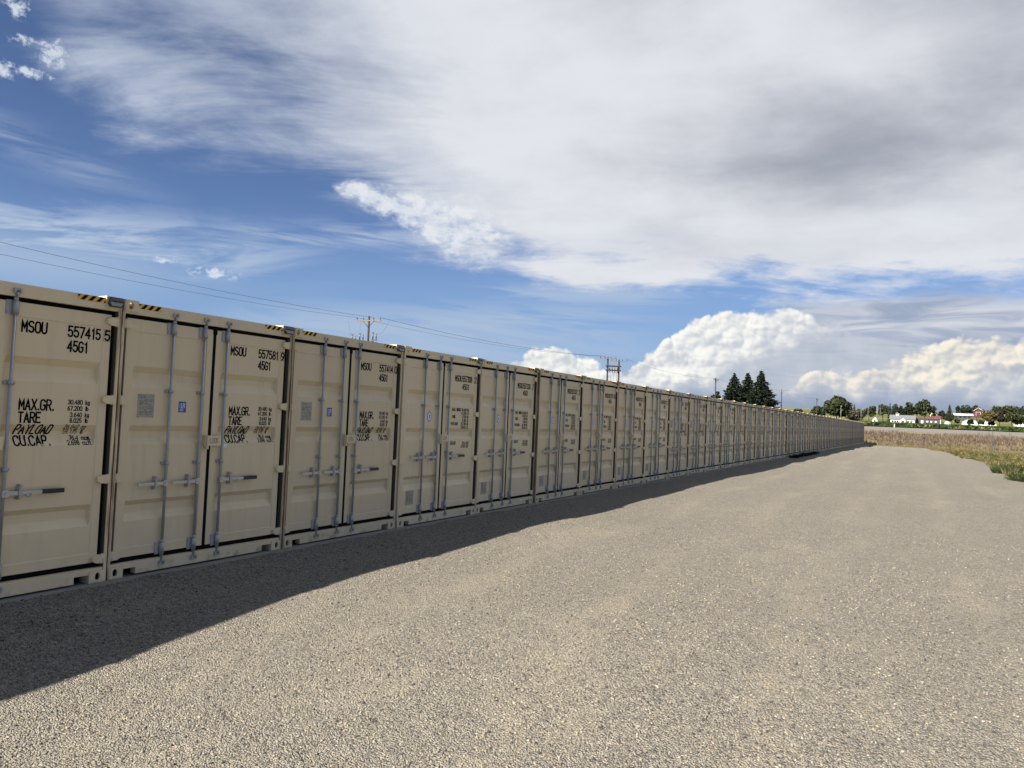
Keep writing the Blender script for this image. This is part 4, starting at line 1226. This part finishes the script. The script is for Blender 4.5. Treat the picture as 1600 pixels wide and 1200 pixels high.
DG, MG, OG, SP = (.016, .024, .010), (.023, .032, .012), (.036, .043, .015), (.010, .017, .009)
gt = 'three tall spruces behind the containers'
tree('spruce_tree', 'left of the three tall dark spruces behind the containers', 1148, 583, 232, 78, 'spruce', SP, group=gt, dens=1.5)
tree('spruce_tree', 'middle one of the three tall dark spruces behind the containers', 1169, 582, 240, 74, 'spruce', SP, group=gt, dens=1.5)
tree('spruce_tree', 'right and tallest of the three tall dark spruces behind the containers', 1190, 579, 228, 84, 'spruce', SP, group=gt, dens=1.5)
tree('conifer', 'small dark columnar tree left of the wooden pole behind the containers', 1114, 609, 210, 8, 'tall', DG)
tree('conifer', 'small dark tree just right of the wooden pole behind the containers', 1121, 609, 214, 11, 'tall', DG)
tree('leafy_tree', 'large round leafy tree rising over the far end of the containers', 1308, 621, 330, 37, 'round', MG, dens=2.0)
tree('leafy_tree', 'lower bushy tree left of the large round tree', 1279, 635, 320, 25, 'round', MG)
tree('leafy_tree', 'distant low tree top left of the spire pole over the containers', 1247, 638, 360, 16, 'round', DG)
tree('spruce_tree', 'thin pointed conifer right of the large round tree', 1335, 631, 520, 12, 'spruce', DG, dens=.8)
tree('leafy_tree', 'dull brownish tree under the thin pointed conifer', 1334, 640, 480, 26, 'round', (.052, .044, .030))
gr = 'trees around the farm'
for px, pt, w, kd, cl, lab in (
    (1358, 633, 13, 'round', OG, 'bright green tree left of the street light poles'),
    (1366, 631, 8, 'tall', DG, 'slim dark tree left of the dense dark tree group'),
    (1345, 639, 15, 'round', OG, 'low green tree nearest the large round tree at the field'),
    (1380, 630, 17, 'round', MG, 'dense dark tree left of the white barn with the cupola'),
    (1391, 629, 10, 'spruce', DG, 'pointed dark tree behind the left end of the white barn'),
    (1399, 631, 13, 'tall', DG, 'dark upright tree behind the cupola of the white barn'),
    (1409, 634, 12, 'tall', DG, 'lower dark tree behind the middle of the white barn'),
    (1421, 627, 17, 'tall', DG, 'tall dark tree behind the right end of the white barn'),
    (1445, 624, 29, 'round', MG, 'tallest broad green tree behind the red roofed building'),
    (1460, 632, 6, 'tall', MG, 'narrow pale tree right of the broad green tree'),
    (1484, 631, 15, 'spruce', MG, 'cone shaped tree behind the long pale roof'),
    (1497, 632, 7, 'tall', DG, 'slim dark column tree left of the rounded tree by the red barn'),
    (1509, 633, 16, 'round', DG, 'rounded dark tree left of the red barn'),
    (1526, 635, 22, 'round', MG, 'broad tree partly behind the red barn'),
    (1484, 645, 15, 'round', MG, 'green tree in front of the red roofed building, to its right'),
    (1496, 653, 8, 'round', OG, 'small bush between the green tree and the white hoop sheds'),
    (1546, 641, 24, 'round', (.078, .062, .026), 'yellowish tree in front of the white hoop sheds'),
    (1562, 643, 16, 'round', (.024, .016, .016), 'dark maroon tree right of the white hoop sheds'),
    (1581, 643, 20, 'round', OG, 'green tree near the right border left of the last bush'),
    (1595, 650, 18, 'round', OG, 'low green bushy tree at the right border'),
    (1472, 641, 12, 'round', DG, 'low dark tree behind the right end of the red roof'),
    (1517, 655, 10, 'bush', DG, 'dark shrub in front of the first white hoop shed'),
    (1533, 656, 9, 'bush', DG, 'dark shrub between the two white hoop sheds'),
    (1549, 657, 10, 'bush', DG, 'dark shrub in front of the second white hoop shed')):
    Dt = 625 if px < 1475 else 720
    if kd == 'bush' or pt > 642 or px in (1546, 1562): Dt = 535
    if px in (1345, 1358): Dt = 560
    tree('leafy_tree' if kd != 'spruce' else 'conifer', lab, px, pt, Dt, w, 'round' if kd == 'bush' else kd, cl, group=gr, dens=.9)
# far wood on the hill to the right
Cw = []; xw = []
for q in range(70):
    px = RNG.uniform(1557, 1680); p = at(px, 641, 1050)
    zb = float(ground_z(np.array([p[0]]), np.array([p[1]]))[0])
    Hh = RNG.uniform(7, 13)
    d = RNG.normal(size=(70, 3)); d /= np.linalg.norm(d, axis=1)[:, None]
    Cw.append(np.array([p[0], p[1] + RNG.uniform(-40, 40), zb + Hh * .5]) + d * np.array([5, 5, Hh * .5]))
Cw = np.concatenate(Cw)
V3, F, Cc = cards(Cw, 1.3, np.tile(np.array(MG), (len(Cw), 1)), .4)
tag(link('far_wood', tri_mesh('far_wood', V3, F, Cc, 'leaf')), 'far dark wood along the hill at the right border', 'wood', kind='stuff')

# ------------------------------------------------------------------ farm buildings
def bld(name, label, px0, px1, pybase, D, cat='building', yd=12.0):
    a, b = at(px0, pybase, D), at(px1, pybase, D)
    b = (b - [0, 0, CAM_H]) * (a[1] / b[1]) + [0, 0, CAM_H]
    w = float(np.hypot(b[0] - a[0], b[1] - a[1])); ang = math.atan2(b[1] - a[1], b[0] - a[0])
    cx, cy = (a + b)[:2] / 2
    zb = float(ground_z(np.array([cx]), np.array([cy]))[0]); zb = max(zb, float((a + b)[2] / 2) - .6)
    root = link(name, None, None, (float(cx), float(cy), zb), ang); tag(root, label, cat)
    return root, w
def part(root, nm, mb, mats): return link(nm, mb.mesh(nm, mats), root)
def gable(mb, w, d, h0, h1, ridge='x', ov=.5, t=.25, y0=0.0, x0=0.0):
    """roof slab pair over a w x d plan (x along the front, y away)"""
    if ridge == 'x':
        for s in (-1, 1):
            ye = d / 2 + s * (d / 2 + ov); ym = d / 2
            o = mb.pts([(x0 - w / 2 - ov, y0 + ye, h0 - .1), (x0 + w / 2 + ov, y0 + ye, h0 - .1), (x0 + w / 2 + ov, y0 + ym, h1), (x0 - w / 2 - ov, y0 + ym, h1),
                        (x0 - w / 2 - ov, y0 + ye, h0 + t - .1), (x0 + w / 2 + ov, y0 + ye, h0 + t - .1), (x0 + w / 2 + ov, y0 + ym, h1 + t), (x0 - w / 2 - ov, y0 + ym, h1 + t)])
            for q in ((0, 1, 2, 3), (4, 5, 6, 7), (0, 1, 5, 4), (1, 2, 6, 5), (3, 0, 4, 7)): mb.face([o + k for k in q])
    else:
        for s in (-1, 1):
            xe = s * (w / 2 + ov)
            o = mb.pts([(x0 + xe, y0 - ov, h0 - .1), (x0 + xe, y0 + d + ov, h0 - .1), (x0, y0 + d + ov, h1), (x0, y0 - ov, h1),
                        (x0 + xe, y0 - ov, h0 + t - .1), (x0 + xe, y0 + d + ov, h0 + t - .1), (x0, y0 + d + ov, h1 + t), (x0, y0 - ov, h1 + t)])
            for q in ((0, 1, 2, 3), (4, 5, 6, 7), (0, 1, 5, 4), (1, 2, 6, 5), (3, 0, 4, 7)): mb.face([o + k for k in q])
def walls(w, d, h0, h1, ridge='x', y0=0.0, x0=0.0):
    mb = MB()
    if ridge == 'x': P = [(y0, -1.5), (y0 + d, -1.5), (y0 + d, h0), (y0 + d / 2, h1), (y0, h0)]; mb.prism(P, x0 - w / 2, x0 + w / 2)
    else:
        P = [(-w / 2, -1.5), (w / 2, -1.5), (w / 2, h0), (0, h1), (-w / 2, h0)]
        o = mb.pts([(x0 + a, y0, b) for a, b in P] + [(x0 + a, y0 + d, b) for a, b in P])
        mb.face([o + k for k in range(5)]); mb.face([o + 5 + k for k in range(5)][::-1])
        for k in range(5): mb.face((o + k, o + (k + 1) % 5, o + 5 + (k + 1) % 5, o + 5 + k))
    return mb
def opening(root, nm, x0, x1, z0, z1, mat, y=-.06, frame=None):
    o_ = part(root, nm, MB().box(x0, x1, y, y + .05, z0, z1), [mat])
    if frame:
        t = .18; f_ = MB()
        f_.box(x0 - t, x1 + t, y - .04, y + .04, z1, z1 + t); f_.box(x0 - t, x0, y - .04, y + .04, z0, z1); f_.box(x1, x1 + t, y - .04, y + .04, z0, z1)
        link('frame', f_.mesh('frame', [frame]), o_)
    return o_
DB = 560
# white barn with grey roof and cupola
r1, w = bld('white_barn', 'long white barn with grey metal roof and white cupola beyond the green field', 1391, 1429, 661, DB)
part(r1, 'wall', walls(w, 11, 3.1, 6.0), ['white_siding'])
rm = MB(); gable(rm, w, 11, 3.1, 6.0, ov=.7); rf = part(r1, 'roof', rm, ['grey_roof'])
q = MB().box(-w * .22 - .9, -w * .22 + .9, 4.6, 6.4, 5.6, 7.0); link('cupola', q.mesh('cupola', ['white_trim']), rf)
q = MB(); gable(q, 2.2, 2.2, 7.0, 7.9, 'y', .2, .15, 4.4, -w * .22); link('cupola_roof', q.mesh('cupola_roof', ['white_trim']), rf)
part(r1, 'porch_wall', walls(w * .22, 2.6, 2.6, 4.4, 'y', -2.6, w * .02), ['white_siding'])
q = MB(); gable(q, w * .22, 2.7, 2.6, 4.4, 'y', .4, .2, -2.6, w * .02); part(r1, 'porch_roof', q, ['grey_roof'])
opening(r1, 'door', w * .02 - .9, w * .02 + .9, -.3, 2.2, 'grey_siding', -2.68)
for xx in (-.40, -.30, -.20, .24, .36): opening(r1, 'window', w * xx - .6, w * xx + .6, .9, 2.1, 'window_glass', -.06, 'white_trim')
# dark shed with red roof
r2, w = bld('red_roofed_shed', 'dark grey metal shed with red roof right of the white barn', 1430.5, 1469, 661, DB)
part(r2, 'wall', walls(w, 12, 3.5, 4.3), ['grey_siding'])
rm = MB(); gable(rm, w, 12, 3.5, 4.3, ov=.4); part(r2, 'roof', rm, ['red_roof'])
opening(r2, 'door', -w * .28, -w * .28 + 1.5, -.3, 2.5, 'white_trim')
for xx in (-.02, .14, .32): opening(r2, 'window', w * xx - .55, w * xx + .55, 1.1, 2.1, 'white_trim')
r2b, w = bld('red_roofed_house', 'small higher building with pale red roof behind the dark shed', 1455, 1470, 658, DB + 25)
part(r2b, 'wall', walls(w, 8, 3.4, 4.3), ['white_siding']); rm = MB(); gable(rm, w, 8, 3.4, 4.3, ov=.4); part(r2b, 'roof', rm, ['red_roof'])
opening(r2b, 'window', -.6, .6, 1.4, 2.6, 'window_glass')
# hoop sheds
def hoop(label, p0, p1, pb, D, hk):
    rt_, w = bld('hoop_shed', label, p0, p1, pb, D, 'shed')
    hgt = hk
    P = [(w / 2 * math.cos(math.pi * k / 14), hgt * math.sin(math.pi * k / 14) ** .8) for k in range(15)]
    c = MB(); n_ = len(P)
    c.v += [(a, 0, b - .3) for a, b in P] + [(a, 22, b - .3) for a, b in P]
    for k in range(n_ - 1): c.face((k, k + 1, n_ + k + 1, n_ + k), 0, True)
    part(rt_, 'cover', c, ['white_siding'])
    e = MB(); e.v += [(a * .985, .15, b * .985 - .3) for a, b in P]; e.face(list(range(n_))[::-1])
    part(rt_, 'end_wall', e, ['white_siding'])
    rb = MB()
    for (a, b), (a2, b2) in zip(P[:-1], P[1:]): rb.cyl((a, -.02, b - .3), (a2, -.02, b2 - .3), .1, n=5)
    part(rt_, 'end_rib', rb, ['white_trim'])
    return rt_
hoop('white arched hoop shed, the left one beyond the field', 1504, 1528, 663, DB - 15, 4.4)
hoop('white arched hoop shed behind the yellowish tree, right one', 1531, 1557, 664, DB - 10, 4.2)
hoop('small white hoop shed beside the green tree right of the dark shed', 1476, 1485, 662.5, DB, 3.2)
hoop('white arched roof at the right border among green bushes', 1588, 1612, 665, DB, 6.2)
# long pale building
r4, w = bld('long_low_building', 'long low pale building uphill behind the hoop sheds', 1489, 1519, 653, 640)
part(r4, 'wall', walls(w, 9, 2.6, 4.0), ['grey_siding']); rm = MB(); gable(rm, w, 9, 2.6, 4.0, ov=.9, t=.3); part(r4, 'roof', rm, ['white_siding'])
for xx in (-.35, -.12, .12, .35): opening(r4, 'window', w * xx - .8, w * xx + .8, .5, 1.9, 'window_glass')
r4b, w = bld('tan_building', 'tan building with pale roof behind the tall dark trees', 1453, 1464, 648, 680)
part(r4b, 'wall', walls(w, 8, 2.6, 3.8), ['tan_siding']); rm = MB(); gable(rm, w, 8, 2.6, 3.8, ov=.5); part(r4b, 'roof', rm, ['grey_roof'])
opening(r4b, 'window', -.7, .7, .9, 2.0, 'window_glass')
# red barn
r5, w = bld('red_barn', 'red barn with white gable trim on the hill', 1521, 1536, 648, 690)
part(r5, 'wall', walls(w, 10, 3.6, 6.6, 'y'), ['barn_red'])
rm = MB(); gable(rm, w, 10, 3.6, 6.6, 'y', .5); part(r5, 'roof', rm, ['barn_red'])
tm = MB()
for s in (-1, 1): tm.cyl((s * (w / 2 + .5), -.6, 3.6), (0, -.6, 6.8), .22, n=4)
part(r5, 'gable_trim', tm, ['white_trim'])
opening(r5, 'door', -1.6, 1.6, -.3, 2.8, 'barn_red', -.08, 'white_trim')
# small grey house by the field's left end
r6, w = bld('grey_house', 'small grey A-frame house at the left end of the field', 1363, 1371, 657, 600, 'house')
part(r6, 'wall', walls(w, 7, 1.0, 3.6, 'y'), ['white_siding']); rm = MB(); gable(rm, w, 7, 1.0, 3.6, 'y', .4); part(r6, 'roof', rm, ['grey_roof'])
opening(r6, 'door', -.5, .5, -.3, 1.6, 'window_glass')

# ------------------------------------------------------------------ power line
def upole(label, px, pytop, D, arm_w, rot, extras=0, name='utility_pole', arms=1, r=.15):
    top = at(px, pytop, D); x, y, zt = map(float, top)
    zb = float(ground_z(np.array([x]), np.array([y]))[0]); H = zt - zb
    root = link(name, None, None, (x, y, zb), rot); tag(root, label, 'utility pole', 'wooden poles of the power line')
    part(root, 'pole', MB().cyl((0, 0, -.5), (0, 0, H), r, r * .72, 10), ['pole_wood'])
    ends = []
    for k in range(arms):
        za = H - .55 - k * 1.2
        am = part(root, 'crossarm', MB().box(-arm_w, arm_w, -.17, -.05, za - .07, za + .07), ['arm_wood'])
        br = MB(); br.cyl((-arm_w * .45, -.11, za - .07), (0, -.12, za - .8), .03, n=5); br.cyl((arm_w * .45, -.11, za - .07), (0, -.12, za - .8), .03, n=5)
        link('arm_brace', br.mesh('arm_brace', ['pole_wood']), am)
        for u_ in (-.95, -.42, .42, .95):
            ins = MB(); ins.cyl((arm_w * u_, -.11, za + .07), (arm_w * u_, -.11, za + .20), .05, .03, 8); ins.cyl((arm_w * u_, -.11, za + .20), (arm_w * u_, -.11, za + .36), .085, .05, 8)
            link('insulator', ins.mesh('insulator', ['porcelain']), am)
            if k == 0: ends.append(Vector((x, y, zb)) + Matrix.Rotation(rot, 3, 'Z') @ Vector((arm_w * u_, -.11, za + .36)))
    if extras:
        for (a, zz) in ((-1.75, H - 3.05), (-.75, H - 2.9), (1.0, H - 2.8)):
            cb = MB(); cb.cyl((a - .22, -.3, zz), (a - .22, -.3, zz + .75), .075, n=8); cb.cyl((a + .22, -.3, zz + .05), (a + .22, -.3, zz + .65), .07, n=8)
            cb.box(a - .34, a + .34, -.38, -.22, zz - .14, zz); cb.box(a - .36, a - .08, -.36, -.24, zz + .75, zz + .82)
            part(root, 'fuse_cutout', cb, ['porcelain'])
        part(root, 'fuse_arm', MB().box(-2.0, 1.3, -.30, -.18, H - 3.25, H - 3.12), ['pole_wood'])
        part(root, 'ground_bracket', MB().box(.1, .8, -.2, -.05, H - 3.5, H - 3.0), ['pole_wood'])
        jm = MB()
        for a, zz, b in ((-1.97, H - 2.25, -2.6), (-.97, H - 2.1, -.9), (1.22, H - 2.1, 2.9)):
            P = [Vector((a + (b - a) * t_, -.3, zz + (H - .4 - zz) * t_ - 1.1 * math.sin(math.pi * t_) * (.6 if abs(b - a) > .3 else 0))) for t_ in np.linspace(0, 1, 8)]
            jm.tube(P, .009, 5)
        part(root, 'jumper_wire', jm, ['wire'])
    return root, ends
rotA = math.radians(10)
PA, EA = upole('wooden utility pole with crossarm and fuse cutouts behind the nearest containers', 577, 494, 92, 1.62, rotA, 1, r=.17)
# two-pole structure
tops = []
hr = None
x1_, y1_, z1_ = map(float, at(950, 558, 138)); x2_, y2_, z2_ = map(float, at(967.5, 562, 138))
zb = float(ground_z(np.array([x1_]), np.array([y1_]))[0]); ang = math.atan2(y2_ - y1_, x2_ - x1_); sep = math.hypot(x2_ - x1_, y2_ - y1_)
hr = link('h_frame_pole', None, None, (x1_, y1_, zb), ang); tag(hr, 'double wooden H-frame pole with transformers bank behind the middle of the row', 'utility pole', 'wooden poles of the power line')
H1, H2 = z1_ - zb, z2_ - zb
part(hr, 'pole', MB().cyl((0, 0, -.5), (0, 0, H1), .20, .15, 10), ['pole_wood']); part(hr, 'pole', MB().cyl((sep, 0, -.5), (sep, 0, H2), .20, .15, 10), ['pole_wood'])
EH = []
for base, Hh in ((0, H1), (sep, H2)):
    am = part(hr, 'crossarm', MB().box(base - 1.45, base + 1.45, -.30, -.18, Hh - .35, Hh - .21), ['arm_wood'])
    for u_ in (-1.35, -.55, .55, 1.35):
        ins = MB(); ins.cyl((base + u_, -.24, Hh - .21), (base + u_, -.24, Hh + .10), .07, .06, 8); link('insulator', ins.mesh('insulator', ['porcelain']), am)
        EH.append(Vector((x1_, y1_, zb)) + Matrix.Rotation(ang, 3, 'Z') @ Vector((base + u_, -.24, Hh + .1)))
for dz in (1.6, 2.35): part(hr, 'tie_beam', MB().box(-.35, sep + .35, -.32, -.14, H1 - dz - .12, H1 - dz + .12), ['pole_wood'])
for k in range(4):
    a = sep * (.16 + .225 * k)
    ins = MB(); ins.cyl((a, -.34, H1 - 2.28), (a, -.34, H1 - 1.72), .11, .09, 8); ins.cyl((a + .05, -.36, H1 - 2.75), (a, -.36, H1 - 2.4), .08, .1, 8); part(hr, 'fuse_cutout', ins, ['porcelain'])
jm = MB()
for k in range(3):
    a = sep * (.25 + .25 * k); jm.tube([Vector((a, -.36, H1 - 2.7)), Vector((a + .12, -.3, H1 - 4.5)), Vector((a + .35, -.2, H1 - 7.5))], .02, 5)
part(hr, 'down_wire', jm, ['wire'])
PC, EC = upole('plain thin wooden pole with short crossarm left of the three spruces', 1118.5, 590, 188, .9, math.radians(60), r=.17)
PD, ED = upole('wooden pole with wide crossarm right of the three spruces', 1221.5, 608, 226, 1.45, math.radians(8), arms=1, r=.17)
PE, EE = upole('short distant wooden pole between the spruces and the crossarm pole', 1212, 628, 300, .5, math.radians(60), r=.14)
PF, EF = upole('thin wooden pole in front of the bushy tree over the containers', 1276.5, 622, 290, .6, math.radians(60), r=.15)
def wire(a, b, sag, label, r=.016):
    n_ = 24; mb = MB(); P = []
    for k in range(n_ + 1):
        t = k / n_; p = Vector(a).lerp(Vector(b), t); p.z -= sag * 4 * t * (1 - t); P.append(p)
    # one continuous tube
    o = 0; ns = 5
    for p in P:
        d = (P[-1] - P[0]).normalized(); s_ = d.cross(Vector((0, 0, 1))).normalized(); u_ = s_.cross(d)
        for k in range(ns):
            an = 2 * math.pi * k / ns; mb.v.append(tuple(p + (s_ * math.cos(an) + u_ * math.sin(an)) * r))
    for j in range(n_):
        for k in range(ns): mb.face((j * ns + k, j * ns + (k + 1) % ns, (j + 1) * ns + (k + 1) % ns, (j + 1) * ns + k), 0, True)
    tag(link('power_wire', mb.mesh('power_wire', ['wire'])), label, 'wire', 'wires of the power line')
L0 = Vector(tuple(at(-160, 339, 52))); L1 = Vector(tuple(at(-160, 362, 50)))
wire(L0, EA[2], .55, 'upper wire running from the top left sky to the fuse cutout pole', .015)
wire(L1, EA[0], .50, 'lower wire running from the left sky to the fuse cutout pole', .013)
wire(EA[3], EH[1], .75, 'upper wire from the fuse cutout pole to the H-frame pole', .020)
wire(EA[0], EH[0], .8, 'lower wire from the fuse cutout pole to the H-frame pole', .014)
wire(EH[7], EC[1], .8, 'wire from the H-frame pole to the thin pole by the spruces', .016)
wire(EC[2], ED[0], .8, 'wire passing behind the three spruces to the crossarm pole', .016)
wire(ED[3], EF[1], .8, 'wire from the crossarm pole towards the bushy tree', .016)
# street light poles near the farm
for k, (px, pt, D, lab) in enumerate(((1314, 635, 300, 'slim pale street light pole in front of the large round tree'), (1345.5, 641, 420, 'slim pale pole between the brownish tree and the green trees'), (1356.5, 638, 430, 'pale street light pole in front of the bright green tree'),
                                      (1370.5, 636, 470, 'pale wooden pole left of the dense dark trees'), (1375.5, 638, 470, 'second pale wooden pole close to the dense dark trees'))):
    x, y, zt = map(float, at(px, pt, D)); zb = float(ground_z(np.array([x]), np.array([y]))[0])
    rt_ = link('light_pole', None, None, (x, y, zb)); tag(rt_, lab, 'pole', 'slim pale poles near the farm')
    part(rt_, 'pole', MB().cyl((0, 0, -.4), (0, 0, zt - zb), .085, .06, 8), ['pole_steel'])
    part(rt_, 'lamp_head' if k in (0, 2) else 'pole_cap', MB().box(-.10, .40, -.12, .12, zt - zb, zt - zb + .2), ['pole_steel'])

# ------------------------------------------------------------------ fence posts and road markers
for px, pt, pb, D, lab, tilt, mt in (
    (1551, 673, 690, 95, 'tall leaning dark fence post among the weeds at the right', .0, 'post_steel'),
    (1577, 674, 684, 118, 'thin dark fence post near the right border above the brush', .02, 'post_steel'),
    (1508, 679, 693, 112, 'thin dark fence post left of the tall leaning post', -.02, 'post_steel'),
    (1545, 674, 682, 128, 'short thin fence post just left of the tall leaning post', 0, 'post_steel'),
    (1555, 680, 698, 80, 'lower leaning dark stake below the tall fence post', -.09, 'post_steel'),
    (1462, 681, 692, 122, 'thin fence post in the dry brush left of the middle', .02, 'post_steel'),
    (1403, 672, 688, 124, 'thin fence post in the dry brush near the containers', 0, 'post_steel')):
    x, y, zt = map(float, at(px, pt, D)); zb = float(ground_z(np.array([x]), np.array([y]))[0])
    zb = min(zb, zt - .9)
    mb = MB(); h = zt - zb
    mb.box(-.03, .03, -.006, .006, -.2, h); mb.box(-.006, .006, -.035, -.006, -.2, h)
    for kz in range(5): mb.box(-.012, .012, .006, .02, h * .3 + kz * h * .13, h * .3 + kz * h * .13 + .03)
    o = link('fence_post', mb.mesh('fence_post', [mt]), None, (x, y, zb)); o.rotation_euler = (0, tilt, 0)
    tag(o, lab, 'post', 'steel fence posts by the brush')
x, y, zt = map(float, at(1397.5, 662.5, 164)); zb = float(np.interp(y, PY, PZ))
mk = link('road_marker', None, None, (x, y, zb)); tag(mk, 'slim white marker post beside the road', 'marker')
part(mk, 'post', MB().box(-.07, .07, -.02, .02, -.1, zt - zb), ['post_white']); part(mk, 'reflector', MB().box(-.05, .05, -.03, -.0205, zt - zb - .25, zt - zb - .08), ['stripe_yellow'])
